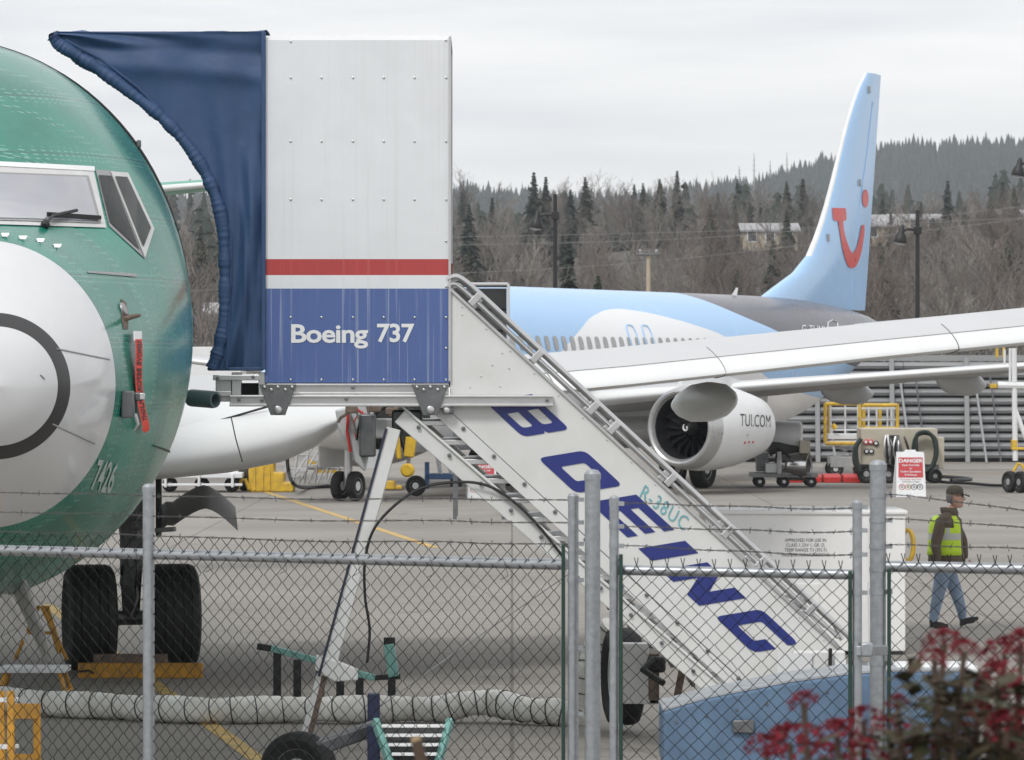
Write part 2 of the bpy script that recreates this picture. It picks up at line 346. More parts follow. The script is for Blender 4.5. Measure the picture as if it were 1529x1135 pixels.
# conifers that stand out, measured as (column, row of the tip, distance, size)
for i, (px, py, d, s) in enumerate([(797, 238, 560, 1.05), (815, 250, 575, .95), (874, 252, 600, .85), (852, 262, 590, .75), (1011, 250, 640, .95), (985, 262, 610, .8), (960, 268, 650, .8), (1199, 262, 620, 1.1),
        (1175, 300, 540, .8), (1415, 265, 640, 1.15), (1497, 262, 660, 1.2), (1480, 280, 620, .9), (1318, 275, 600, .8), (1330, 300, 560, .7), (773, 355, 430, .75), (972, 345, 420, .55), (910, 350, 440, .7), (1060, 300, 560, .8), (700, 300, 520, .9), (735, 290, 560, .9),
        (1120, 300, 590, .75), (690, 350, 450, .6), (1440, 290, 600, .8), (300, 300, 520, 1), (330, 330, 470, .9), (1375, 290, 640, .8), (1245, 310, 520, .7), (1030, 340, 470, .6), (840, 330, 500, .75), (1300, 425, 330, .45), (1310, 432, 330, .4), (290, 380, 430, .8)]):
    s *= .72; p = W(px, py + 6, d); gz = hz(p.x, p.y); h = 17 * s; zt = p.z - h
    q_ = 0
    while q_ < 3 and not plant('con', (i + q_) % 3, V((p.x, p.y, min(zt, gz + 1) if zt > gz - 8 else gz)), s if zt > gz - 8 else max(.5, (p.z - gz) / 17), rg.uniform(0, 6),
          'conifer', 'conifers on the hillside'): q_ += 1
nb = 0
tries = 0
while nb < 300 and tries < 3000:
    tries += 1
    d = 290 + 560 * rg.random() ** 1.1; px = rg.uniform(230, 1560); x = (px - 764.5) * d / F
    if px < 640 and rg.random() < .72: continue
    k = rg.random()
    if k < .78: ok = plant('bare', rg.randrange(5), V((x, d, hz(x, d) - .3)), rg.uniform(.45, .85), rg.uniform(0, 6), 'leafless grey-brown tree in the wood on the hillside', 'bare trees on the hillside', rg.uniform(1, 1.3))
    else: ok = plant('con', rg.randrange(3), V((x, d, hz(x, d) - .3)), rg.uniform(.32, .68), rg.uniform(0, 6), 'dark evergreen conifer standing out of the bare wooded hillside', 'conifers on the hillside')
    nb += 1 if ok else 0
# the rest of the wood, too dense to count
mt = MB(); rg2 = random.Random(5)
for i in range(1100):
    d = rg2.uniform(330, 1050); x = rg2.uniform(-.09, .13) * d; z = hz(x, d); h = rg2.uniform(4, 9)
    for q in range(16):
        a = rg2.uniform(0, 6.28); b = V((x + rg2.gauss(0, .5), d + rg2.gauss(0, .5), z + h * rg2.uniform(0, .5))); e = b + V((math.cos(a) * rg2.uniform(.5, 3), math.sin(a) * rg2.uniform(.5, 3), h * rg2.uniform(.25, .6)))
        mt.tube([b, (b + e) / 2 + V((rg2.gauss(0, .3), 0, .3)), e], [.07, .05, .015], 3, cap=False)
mt.build('hillside_brush', M['bark'], kind='stuff', smooth=False, label='tangle of leafless brush and saplings covering the hillside', cat='brush')
mc = MB()
for i in range(520):
    d = rg2.uniform(640, 1150); x = rg2.uniform(-.12, .14) * d
    spire(mc, V((x, d, hz(x, d) - 1)), rg2.uniform(3.5, 11), rg2.uniform(1.3, 3.2), 7, rg2, 5)
mc.build('hilltop_conifers', M['needle'], kind='stuff', smooth=False, label='dense dark conifers along the top of the hillside', cat='forest')
# ------------------------------------------------------------------ houses on the hill, masts, lamp posts, wires
M['hwall'] = mat('house_wall', (.42, .36, .27), .8, var=.1); M['hroof'] = mat('pale_roof', (.36, .36, .37), .7, var=.15, scale=1)
M['hwin'] = mat('house_window', (.05, .055, .06), .2, var=.1)
def house(label, px, py, d, w, h, dep, roofh, wall, nwin, storeys):
    c = W(px, py, d); o = thing('house', label, 'house', V((c.x, d, c.z)))
    MB().box((c.x, d + dep / 2, c.z + h / 2 - .6), (w, dep, h + 1.2)).build('wall', wall, o, smooth=False)
    r = MB(); r.prism([(c.x - w / 2 - .4, d - .4, c.z + h), (c.x + w / 2 + .4, d - .4, c.z + h), (c.x + w / 2 + .4, d + dep / 2, c.z + h + roofh), (c.x - w / 2 - .4, d + dep / 2, c.z + h + roofh)], (0, 0, .25))
    r.prism([(c.x - w / 2 - .4, d + dep + .4, c.z + h), (c.x + w / 2 + .4, d + dep + .4, c.z + h), (c.x + w / 2 + .4, d + dep / 2 + .01, c.z + h + roofh), (c.x - w / 2 - .4, d + dep / 2 + .01, c.z + h + roofh)], (0, 0, .25))
    r.build('roof', M['hroof'], o, smooth=False)
    for s in range(storeys):
        for i in range(nwin):
            x = c.x - w / 2 + w * (i + .5) / nwin; z = c.z + h * (s + .5) / storeys
            f = MB().box((x, d - .03, z), (1.3, .1, 1.5)).build('window', M['white'], o, smooth=False)
            MB().box((x, d - .08, z), (1.0, .06, 1.2)).build('pane', M['hwin'], f, smooth=False)
house('tan apartment house seen between the green nose and the blue hood', 303, 520, 420, 8, 3.2, 8, 1.0, M['hwall'], 4, 2)
house('low pale-roofed house on the hill left of the tail fin', 1150, 360, 560, 7, 1.2, 8, 1.0, M['hwall'], 3, 1)
house('pale-roofed house on the hill just right of the tail fin', 1318, 353, 560, 5, 1.2, 8, 1.5, M['hwall'], 2, 1)
house('long pale-roofed house among conifers near the right edge', 1365, 341, 640, 8, 1.2, 8, .8, M['hwall'], 3, 1)
house('small tan house in the trees at the right edge', 1515, 338, 640, 4, 1.5, 8, .8, M['hwall'], 2, 1)
for i, (px, t) in enumerate([(1126, 229), (1150, 240), (1175, 228), (1104, 248)]):
    b = W(px, 285, 2705); e = W(px, t, 2705); m_ = MB(); m_.tube([b, e], [.9, .25], 4)
    for q in range(3): z = b.z + (e.z - b.z) * (.55 + .13 * q); m_.box((b.x, b.y, z), (2.6 - .5 * q, .4, .35))
    m_.build('radio_mast', M['grey'], smooth=False, label=['tall radio mast on the far ridge, left of a shorter one', 'middle radio mast on the far ridge, a short one', 'radio mast on the far ridge nearest the tail fin', 'faint leftmost radio mast on the far ridge'][i], cat='mast', group='radio masts on the ridge')
def lamp_post(label, px, top, base_py, d, armx):
    t = W(px, top, d); b = V((t.x, d, 0)); o = thing('lamp_post', label, 'lamp post', b)
    MB().tube([b, t], [.11, .075], 10).build('pole', M['black'], o)
    z = t.z - .75 * (t.z / 9); ax = (armx - px) * d / F
    MB().tube([V((t.x, d, z)), V((t.x + ax * .6, d, z + .06)), V((t.x + ax, d, z - .03))], .055, 8).build('arm', M['black'], o)
    MB().box((t.x, d, z), (.3, .3, .3)).build('bracket', M['black'], o, bevel=.03)
    hd = MB().lathe((t.x + ax, d, z + .12), (-.15, 0, -1), [(-.12, .02), (0, .1), (.2, .12), (.3, .2), (.52, .27), (.6, .25), (.6, .02)], 14).build('lamp_head', M['black'], o)
    MB().lathe((t.x + ax - .08, d, z - .47), (-.15, 0, -1), [(0, .22), (.05, .2), (.09, .02)], 14).build('lens', M['glass'], hd)
lamp_post('black lamp post with one lamp, left of the tail fin', 829, 290, 0, 165, 803)
lamp_post('black lamp post with one lamp, right of the tail fin', 1370, 314, 0, 165, 1347)
lamp_post('black lamp post at the right edge, only its lamp head showing', 1556, 205, 0, 165, 1523)
p = W(968, 380, 190); o = thing('utility_pole', 'pale concrete pole with a flat crossarm behind the light blue fuselage', 'pole', V((p.x, p.y, 0)))
MB().tube([(p.x, p.y, 0), p], [.12, .085], 10).build('pole', M['hwall'], o); MB().box(p, (1.05, .4, .09)).build('crossarm', M['steel'], o, bevel=.02); 
for q in (-.35, .35): MB().lathe(p + V((q, 0, .07)), (0, 0, 1), [(0, .05), (.1, .07), (.16, .03)], 8).build('insulator', M['grey'], o)
M['wire'] = mat('power_wire', (.3, .3, .3), .5, .3)
for i, (a, b, c) in enumerate([((640, 367), (1100, 352), (1600, 300)), ((640, 410), (1000, 388), (1600, 318)), ((640, 355), (1100, 344), (1600, 322)), ((200, 440), (640, 412), (700, 408))]):
    MB().tube(smoothpath([W(*a, 290), W(*b, 290), W(*c, 290)], 10), .016, 4).build('power_wire', M['wire'], label=['upper power wire crossing the hillside', 'lowest power wire crossing the hillside behind the fuselage', 'middle power wire crossing the hillside', 'power wire seen left of the blue hood'][i], cat='wire', group='power wires')
# ------------------------------------------------------------------ blast fence
M['slat'] = mat('blast_slat', (.26, .265, .27), .55, .2, var=.2, scale=1.2, stretch=(.2, 1, 1), dirt=(.28, .285, .29))
def blast_fence():
    d = 148.6; x0 = (980 - 764.5) * d / F; x1 = (1720 - 764.5) * d / F
    o = thing('blast_fence', 'tall grey blast fence of curved horizontal metal slats behind the jets', 'fence', V(((x0 + x1) / 2, d, 0)))
    n = 11; H = 3.35; seg = (x1 - x0) / 4
    for i in range(n):
        z = .12 + H * i / n
        for q in range(4):
            a = x0 + seg * q + .01; b = a + seg - .02; pr = [V((0, .0, 0)), V((0, -.16, .03)), V((0, -.22, .12)), V((0, -.14, .2)), V((0, .02, .25)), V((0, .03, .23)), V((0, -.1, .17)), V((0, -.17, .11)), V((0, -.12, .05)), V((0, .01, .02))]
            MB().loft([[V((a, d + i * .05, z)) + w for w in pr], [V((b, d + i * .05, z)) + w for w in pr]]).build('slat', M['slat'], o)
    MB().box(((x0 + x1) / 2, d + .75, H / 2), (x1 - x0, .05, H)).build('backing', M['steel'], o, smooth=False)
    k = 0; x = x0 + .4
    while x < x1:
        MB().bar((x, d - .28, 0), (x, d + .28, H + .2), .09, .16, (1, 0, 0)).build('post', M['slat'], o, smooth=False)
        MB().bar((x + .5, d - 1.6, 0), (x + .25, d + .1, H * .9), .07, .07).build('brace', M['slat'], o, smooth=False)
        MB().tube([(x + 1.1, d - .6, 0), (x + .75, d - .1, H * .95)], .03, 5).build('stay_rod', M['steel'], o)
        x += 2.55
    MB().box(((x0 + x1) / 2, d + .56, H + .2), (x1 - x0, .12, .2)).build('cap_rail', M['slat'], o, smooth=False)
blast_fence()
# ------------------------------------------------------------------ aircraft
class Frame:
    def __init__(s, o, aft, port): s.o = V(o); s.a = V(aft); s.p = V(port)
    def __call__(s, st, l, z): return s.o + s.a * st + s.p * l + V((0, 0, z))
def fus_ring(fr, st, prof, n, dz=0):
    w = interp(prof['s'], prof['w'], st); t = interp(prof['s'], prof['t'], st) + dz; b = interp(prof['s'], prof['b'], st) + dz; c = interp(prof['s'], prof['c'], st) + dz
    out = []
    for k in range(n):
        a = 2 * math.pi * k / n; x = math.sin(a); y = math.cos(a)
        out.append(fr(st, w * x, c + ((t - c) if y > 0 else (c - b)) * y))
    return out
def uv_sz(o, fr):
    me = o.data; off = wloc(o); u = me.uv_layers.new(name='sz'); n = fr.a
    for lp in me.loops:
        p = me.vertices[lp.vertex_index].co + off; q = p - fr.o
        u.data[lp.index].uv = (q.dot(fr.a), p.z)
WEDGE = [False]
def foil(fr, l, s0, z0, ch, tu, tl, n=26, droop=.02):
    pts = []
    for k in range(2 * n):
        up = k < n; t = (k / n) if up else ((k - n) / n)
        x = (1 - t) ** 2 if up else t ** 2
        x = min(max(x, 0), 1); sh = (.2969 * math.sqrt(x) - .126 * x - .3516 * x * x + .2843 * x**3 - .1015 * x**4) * 10
        if WEDGE[0] and up: sh = min(1, (x / .34)) ** .6 if x < .34 else 1 - ((x - .34) / .66) ** 1.6
        pts.append(fr(s0 + x * ch, l, z0 + (tu if up else -tl) * sh - droop * ch * x * x + (.01 if up else -.01) * x))
    return pts
def wing(fr, name, secs, parent, mats, sub=4, front=.1, side=1):
    rings = []; n = 26
    for i in range(len(secs) - 1):
        for k in range(sub):
            t = k / sub; q = [a + (b - a) * t for a, b in zip(secs[i], secs[i + 1])]; rings.append(foil(fr, q[0] * side, *q[1:], n))
    rings.append(foil(fr, secs[-1][0] * side, *secs[-1][1:], n))
    def mi(i, j):
        t = (j + .5) / n if j < n else (j + .5 - n) / n
        x = (1 - t) ** 2 if j < n else t ** 2
        return 0 if x < front else (1 if j < n else 2)
    return MB().loft(rings, True, True, mi).build(name, mats, parent)
def canoe(fr, l, s0, s1, z, r, parent, m, drop=.0, side=1):
    prof = [(0, .05), (.06, .45), (.18, .8), (.4, 1), (.65, .95), (.85, .62), (.96, .25), (1, .04)]
    rings = []
    for t, q in prof:
        c = fr(s0 + (s1 - s0) * t, l * side, z - drop * t)
        rings.append([c + fr.p * math.cos(a) * r * q * .8 + V((0, 0, math.sin(a) * r * q * 1.25)) for a in [2 * math.pi * k / 14 for k in range(14)]])
    return MB().loft(rings).build('flap_fairing', m, parent)
def skin_mat(name, rough=.27):
    """green protective film with skin seams and rivet rows; the seams follow station and height"""
    m = mat(name, (.013, .215, .15), rough, var=.22, scale=1.3, coat=.25, dirt=(.009, .15, .105)); n = m.node_tree.nodes; l = m.node_tree.links; b = n['Principled BSDF']
    src = b.inputs['Base Color'].links[0].from_socket
    u = n.new('ShaderNodeUVMap'); u.uv_map = 'sz'; sp = n.new('ShaderNodeSeparateXYZ'); l.new(u.outputs['UV'], sp.inputs[0])
    def mth(op, a, b_=None, c=None):
        x = n.new('ShaderNodeMath'); x.operation = op
        for i, q in enumerate((a, b_, c)):
            if q is None: continue
            if isinstance(q, (int, float)): x.inputs[i].default_value = q
            else: l.new(q, x.inputs[i])
        return x.outputs[0]
    s_, z_ = sp.outputs['X'], sp.outputs['Y']
    def seam(v, per, w, off=0.): return mth('LESS_THAN', mth('ABSOLUTE', mth('SUBTRACT', mth('FRACT', mth('DIVIDE', mth('ADD', v, off), per)), .5)), w / per)
    sv = mth('MAXIMUM', seam(s_, .655, .005, .2), seam(z_, .465, .005, .1))
    rv = mth('MULTIPLY', seam(s_, .655, .05, .2), mth('LESS_THAN', mth('ADD', mth('ABSOLUTE', mth('SUBTRACT', mth('FRACT', mth('DIVIDE', z_, .045)), .5)), mth('ABSOLUTE', mth('SUBTRACT', mth('FRACT', mth('DIVIDE', s_, .033)), .5))), .2))
    rv2 = mth('MULTIPLY', seam(z_, .465, .05, .1), mth('LESS_THAN', mth('ADD', mth('ABSOLUTE', mth('SUBTRACT', mth('FRACT', mth('DIVIDE', s_, .045)), .5)), mth('ABSOLUTE', mth('SUBTRACT', mth('FRACT', mth('DIVIDE', z_, .033)), .5))), .2))
    m1 = n.new('ShaderNodeMix'); m1.data_type = 'RGBA'; l.new(mth('MULTIPLY', sv, .7), m1.inputs['Factor']); 
    wn = n.new('ShaderNodeTexWhiteNoise'); wn.noise_dimensions = '2D'; cx = n.new('ShaderNodeCombineXYZ')
    l.new(mth('FLOOR', mth('DIVIDE', mth('ADD', s_, .2 + .3275), .655)), cx.inputs[0]); l.new(mth('FLOOR', mth('DIVIDE', mth('ADD', z_, .1 + .2325), .465)), cx.inputs[1]); l.new(cx.outputs[0], wn.inputs['Vector'])
    tint = n.new('ShaderNodeVectorMath'); tint.operation = 'SCALE'; l.new(src, tint.inputs[0]); l.new(mth('MULTIPLY_ADD', wn.outputs['Value'], .26, .84), tint.inputs['Scale'])
    l.new(tint.outputs[0], m1.inputs['A']); m1.inputs['B'].default_value = (.03, .09, .075, 1)
    m2 = n.new('ShaderNodeMix'); m2.data_type = 'RGBA'; l.new(mth('MULTIPLY', mth('MAXIMUM', rv, rv2), .6), m2.inputs['Factor']); l.new(m1.outputs['Result'], m2.inputs['A']); m2.inputs['B'].default_value = (.35, .55, .48, 1)
    # pale scuffs running round the barrel
    t = n.new('ShaderNodeTexCoord'); mp_ = n.new('ShaderNodeMapping'); mp_.inputs['Scale'].default_value = (9, 9, .8); l.new(t.outputs['Object'], mp_.inputs['Vector'])
    ns = n.new('ShaderNodeTexNoise'); ns.inputs['Scale'].default_value = 2.; ns.inputs['Detail'].default_value = 5; l.new(mp_.outputs[0], ns.inputs['Vector'])
    sc = n.new('ShaderNodeMapRange'); sc.inputs['From Min'].default_value = .62; sc.inputs['From Max'].default_value = .8; sc.inputs['To Max'].default_value = .2; l.new(ns.outputs['Fac'], sc.inputs['Value'])
    m3 = n.new('ShaderNodeMix'); m3.data_type = 'RGBA'; l.new(sc.outputs[0], m3.inputs['Factor']); l.new(m2.outputs['Result'], m3.inputs['A']); m3.inputs['B'].default_value = (.3, .5, .43, 1)
    l.new(m3.outputs['Result'], b.inputs['Base Color'])
    return m
M['green'] = skin_mat('green_film')
M['gwing'] = mat('green_primer', (.10, .36, .26), .4, var=.1)
M['wgrey'] = mat('wing_grey', (.53, .54, .55), .4, var=.05, scale=1)
M['wunder'] = mat('wing_underside', (.40, .41, .41), .5, var=.08, scale=1)
M['radome'] = mat('radome_grey', (.60, .61, .62), .14, var=.05, scale=1.5, coat=.5)
M['ring'] = mat('radome_ring', (.035, .035, .036), .35, var=.1)
PROF = dict(s=[0, .05, .15, .4, .8, 1.2, 2.1, 2.9, 4, 5, 6.5, 9, 27, 31, 35, 38, 39.5],
            w=[.001, .2, .36, .57, .76, .91, 1.29, 1.56, 1.80, 1.88, 1.88, 1.88, 1.88, 1.68, 1.1, .55, .22],
            t=[3.08, 3.28, 3.43, 3.64, 3.88, 4.09, 4.38, 4.88, 5.48, 5.76, 5.88, 5.89, 5.89, 5.86, 5.68, 5.4, 5.05],
            b=[3.08, 2.88, 2.73, 2.52, 2.28, 2.09, 1.86, 1.75, 1.63, 1.57, 1.54, 1.54, 1.54, 2.1, 3.2, 4.1, 4.6],
            c=[3.08, 3.08, 3.08, 3.08, 3.08, 3.09, 3.2, 3.3, 3.45, 3.6, 3.72, 3.8, 3.8, 3.9, 4.3, 4.6, 4.8])
PROFT = dict(PROF)
PROF['b'] = [3.08, 2.88, 2.73, 2.52, 2.28, 2.09, 1.80, 1.62, 1.44, 1.36, 1.32, 1.32, 1.32, 2.0, 3.2, 4.1, 4.6]
PROFT['t'] = [q - .14 * min(1, i / 8) for i, q in enumerate(PROF['t'])]
psi = R(11.3)
NF = Frame((-3.42, 29, 0), (-math.sin(psi), math.cos(psi), 0), (math.cos(psi), math.sin(psi), 0))
near = thing('green_airliner', 'unpainted green jetliner with a grey radome parked at the left beside the stairs', 'airplane', NF(4, 0, 0))
st1 = [1.2 + .0] + [1.25 + i * .15 for i in range(40)] + [7.5 + i for i in range(20)] + [27 + i * .9 for i in range(14)] + [39.5]
fo = MB().loft([fus_ring(NF, s, PROF, 112) for s in st1]).build('fuselage', M['green'], near, ang=60); uv_sz(fo, NF)
st0 = [0, .01, .03, .06, .1, .15, .2, .25, .31, .355, .43, .465, .5, .535, .57, .6, .68, .78, .88, .98, 1.08, 1.195]
ra = MB().loft([fus_ring(NF, s, PROF, 112) for s in st0], mi=lambda i, j: 1 if .2 < (st0[i] + st0[i + 1]) / 2 < .31 else 0).build('radome', [M['radome'], M['ring']], near, ang=60)
def bvh(objs):
    vs = []; fs = []
    for o in objs:
        k = len(vs); off = wloc(o); vs += [v.co + off for v in o.data.vertices]; fs += [[i + k for i in p.vertices] for p in o.data.polygons]
    return BVHTree.FromPolygons(vs, fs)
BV = bvh([fo, ra])
EYE = V((0, 0, CH))
def onb(px, py, off=.004, B=None):
    h, nrm, i, d = (B or BV).ray_cast(EYE, (W(px, py, 10) - EYE).normalized())
    if h is None:
        h, nrm, i, d = (B or BV).find_nearest(W(px, py, 33))
    if nrm.dot(EYE - h) < 0: nrm = -nrm
    return h + nrm * off
def patch(name, c4, m, parent, off=.006, nu=10, nv=10, B=None):
    """surface panel lying on the hull, from four measured corners"""
    mb = MB(); a, b, c, d = [V((p[0], p[1], 0)) for p in c4]; vs = []
    for j in range(nv + 1):
        for i in range(nu + 1):
            u, v = i / nu, j / nv; p = (a * (1 - u) + b * u) * (1 - v) + (d * (1 - u) + c * u) * v; vs.append(onb(p.x, p.y, off, B))
    mb.add(vs, [(j * (nu + 1) + i, j * (nu + 1) + i + 1, (j + 1) * (nu + 1) + i + 1, (j + 1) * (nu + 1) + i) for j in range(nv) for i in range(nu)])
    return mb.build(name, m, parent)
M['wframe'] = mat('window_frame', (.60, .60, .59), .35, .3, var=.1)
M['gframe'] = mat('window_frame_grey', (.30, .30, .30), .4, .3, var=.1)
f1 = patch('windscreen', [(-90, 246), (139, 256), (158, 341), (-90, 334)], M['wframe'], near, .008, 24, 10)
patch('gasket', [(-90, 256), (131, 264), (150, 335), (-90, 329)], M['gframe'], f1, .013, 24, 10)
patch('pane', [(-90, 259), (127, 267), (145, 332), (-90, 326)], M['glass'], f1, .017, 24, 10)
f2 = patch('side_window', [(142, 254), (170, 256), (217, 388), (162, 338)], M['gframe'], near, .006, 8, 14)
patch('pane', [(146, 263), (165, 264), (207, 374), (163, 333)], M['dglass'], f2, .012, 8, 14)
f3 = patch('side_window', [(164, 257), (190, 259), (229, 342), (215, 386)], M['wframe'], near, .010, 8, 14)
patch('pane', [(170, 265), (188, 266), (223, 341), (212, 370)], M['dglass'], f3, .016, 8, 14)
patch('brow_panel', [(-60, 240), (140, 250), (140, 257), (-60, 247)], M['white'], near, .012, 14, 2)
wp = MB(); wp.tube([onb(64, 341, .03), onb(75, 331, .05), onb(110, 322, .05)], .012, 6); wp.bar(onb(68, 326, .035), onb(146, 330, .035), .015, .03)
wp.ball(onb(66, 339, .02), .035, 6); wp.build('wiper', M['black'], near)
for x, y in ((8, 353), (34, 357), (60, 361), (85, 369)):
    p = onb(x, y, .012); MB().prism([p + V((-.03, 0, .012)), p + V((.03, 0, .012)), p + V((.018, -.01, -.012)), p + V((-.018, -.01, -.012))], (0, -.02, 0)).build('vortex_tab', M['wframe'], near, smooth=False)
for a, b in (((84, 521), (163, 537)), ((78, 633), (141, 662)), ((60, 560), (66, 566))):
    pts = [onb(a[0] + (b[0] - a[0]) * t / 6, a[1] + (b[1] - a[1]) * t / 6, .003) for t in range(7)]
    MB().tube(pts, .006, 5).build('lightning_strip', M['gframe'], near)
patch('trim_strip', [(130, 405), (203, 409), (203, 414), (130, 408)], M['gframe'], near, .006, 8, 2)
sl = [fus_ring(NF, s, PROF, 112)[k] for k, s in [(k, 4.95) for k in range(3, 46)]]
ctr = NF(4.95, 0, 3.6)
MB().tube([p + (p - ctr).normalized() * .006 for p in sl], [.004 + .014 * min(1, max(0, (i - 5) / 8)) for i in range(len(sl))], 6).build('door_seal', M['black'], near)
for k in (16, 22, 28, 36):
    p = fus_ring(NF, 4.95, PROF, 112)[k]; MB().box(p + (p - ctr).normalized() * .03, (.035, .05, .06)).build('door_hinge', M['steel'], near, bevel=.01)
# probes, sensor and ribbon
p = onb(184, 470, .01); pr = MB(); pr.lathe(onb(183, 462, .004), onb(183, 462, 1) - onb(183, 462, 0), [(0, .05), (.015, .045), (.02, .02)], 14); pr.build('probe_base', M['gframe'], near)
q = onb(186, 476, .004); qn = (onb(186, 476, 1) - onb(186, 476, 0)); MB().tube([q, q + qn * .09 + V((0, 0, -.01)), q + qn * .1 + V((.02, -.03, -.01))], [.02, .016, .01], 8).build('probe_cover', M['rust'], near)
MB().prism([onb(x, y, .003) for x, y in ((180, 447), (187, 452), (191, 470), (190, 492), (184, 492), (181, 475))], qn * .004).build('probe_plate', M['rust'], near, smooth=False)
sb = MB(); sb.box(onb(183, 603, .04), (.09, .09, .19)); sb.box(onb(189, 591, .09), (.06, .06, .06)); so_ = sb.build('sensor', M['steel'], near, bevel=.01)
MB().box(onb(187, 590, .125), (.04, .02, .045)).build('sensor_plate', M['alu'], so_, bevel=.004)
MB().tube([onb(192, 618, .05), onb(194, 630, .06), onb(195, 640, .03)], [.016, .014, .008], 6).build('vane', M['ltext'], so_)
rbp = [(197, 499), (198, 512), (200, 540), (203, 575), (206, 610), (209, 635), (208.5, 644)]
def ribbon_pt(u, v):                       # u: down the ribbon 0..1, v: across
    i = min(int(u * 6), 5); t = u * 6 - i; x = rbp[i][0] + (rbp[i + 1][0] - rbp[i][0]) * t; y = rbp[i][1] + (rbp[i + 1][1] - rbp[i][1]) * t
    return onb(x + v * (5.2 if u < .93 else 5.2 * (1 - u) / .07 + .4), y, .035 + .012 * math.sin(u * 9))
rb = MB(); rb.add([ribbon_pt(i / 40, s) for i in range(41) for s in (-1, 1)], [(2 * i, 2 * i + 1, 2 * i + 3, 2 * i + 2) for i in range(40)])
M['ribbon'] = mat('warning_ribbon', (.75, .06, .035), .6, var=.1)
rbo = thing('warning_ribbon', 'red remove before flight ribbon hanging from a probe on the green nose', 'ribbon', ribbon_pt(1, 0))
rb.build('streamer', M['ribbon'], rbo); MB().prism([onb(x, y, .04) for x, y in ((191.5, 497), (203, 497), (203, 511), (192, 511))], qn * .006).build('clip', M['ltext'], rbo, smooth=False)
def rtx(u, v): return ribbon_pt(.15 + u * .78 / 6.55, .0 - (v - .36) * 1.7) + qn * .004
lettering('ribbon_text', 'REMOVE BEFORE FLIGHT', lambda u, v: rtx(u * .475, v), M['btext'], rbo, size=1, bold=.02)
M['numtext'] = mat('number_grey', (.42, .5, .47), .5, var=.35, scale=30)
def tx7426(u, v): return onb(139 + u * 30 - v * -6, 732 + u * 2 - v * 46, .005)
lettering('line_number', '7426', lambda u, v: onb(134 + u * 15.5 + v * 17, 729 + u * 3.2 - v * 62, .006), M['numtext'], near, size=1, bold=.022)
patch('drain_mast', [(228, 664), (250, 671), (251, 675), (229, 667)], M['black'], near, .02, 4, 2)
# nose gear and its doors
o = MB(); o.tube([NF(4.0, 0, .35), NF(4.05, 0, 1.7)], [.07, .09], 10); o.build('nose_gear_strut', M['grey'], near)
for s in (-1, 1): wheel(near, NF(4.0, s * .2, .34), NF.p, .34, .2, M['rubber'], M['alu'], 'nose_wheel')
for s in (-1, 1):
    pts = [NF(3.1 + 1.6 * t, s * .42, 1.66) for t in (0, .5, 1)]
    r0 = [NF(3.1, s * .40, 1.7), NF(4.8, s * .40, 1.66), NF(4.7, s * (.62), 1.28), NF(4.3, s * .68, .98), NF(3.5, s * .66, 1.0), NF(3.2, s * .55, 1.3)]
    MB().prism(r0, NF.p * .03).build('nose_gear_door', M['grey'], near, smooth=False, bevel=.006)
MB().bar(NF(3.9, .3, 1.6), NF(3.9, .55, 1.1), .05, .05).build('door_strut', M['alu'], near)
# wing
WEDGE[0] = True
NW = [(1.6, 12.4, 2.52, 7.0, .6, .2), (4, 13.7, 2.70, 5.9, .46, .12), (6, 14.73, 2.88, 4.9, .41, .06), (8, 15.8, 3.04, 4.3, .39, .05), (11, 17.3, 3.32, 3.5, .37, .05), (14, 18.9, 3.57, 2.7, .39, .05), (17, 20.5, 3.95, 1.7, .16, .09), (17.4, 20.9, 4.0, 1.3, .05, .03)]
wing(NF, 'wing', NW, near, [M['white'], M['wgrey'], M['wunder']], front=.09)
wing(NF, 'wing', NW, near, [M['white'], M['gwing'], M['wunder']], front=.035, side=-1)
# drooped inboard leading edge with green upper skin behind it
le = []; 
for px, zu, zl in ((150, 646, 722), (245, 640, 715), (340, 622, 706), (420, 606, 690), (470, 602, 668), (500, 606, 645), (518, 612, 626)):
    dd = 41.4 + (px - 147) * .0045; a = W(px, zu, dd + .45); b = W(px, zl, dd + .35); c = W(px, zl * .62 + zu * .38, dd - .02); e = W(px, zl * .25 + zu * .75, dd + .12); g_ = W(px, zl * .9 + zu * .1, dd + .1)
    le.append(smoothpath([a, e, c, g_, b], 4) + [b + V((0, .5, .1)), a + V((0, .5, .05))])
MB().loft(le).build('leading_edge_flap', M['white'], near, ang=50)
MB().tube([W(345, 622, 42.0), W(352, 655, 42.05), W(362, 690, 42.2)], .008, 4).build('flap_joint', M['steel'], near)
gsk = []
for px, y0, y1 in ((150, 545, 648), (283, 568, 641), (345, 580, 622), (400, 588, 606), (440, 596, 603)):
    dd = 42.1 + (px - 147) * .0045; gsk.append([W(px, y0, dd + 1.6), W(px, y0 + (y1 - y0) * .5, dd + .75), W(px, y1, dd + .42), W(px, y1 + 2, dd + .9), W(px, y0, dd + 1.9)])
MB().loft(gsk).build('wing_root_skin', M['gwing'], near)
MB().tube([W(150, 650, 42.0), W(283, 641, 42.45), W(345, 623, 42.7), W(400, 607, 42.9)], .012, 5).build('flap_seal', M['black'], near)
for t, l_ in ((0, 9.6), (2, 6.9)):
    s_te = interp([w[0] for w in NW], [w[1] + w[3] for w in NW], l_); zz = interp([w[0] for w in NW], [w[2] for w in NW], l_)
    canoe(NF, l_, s_te - 2.6, s_te + .5, zz - [.33, .2, .2][t], [.185, .2, .2][t], near, M['white'], .1)
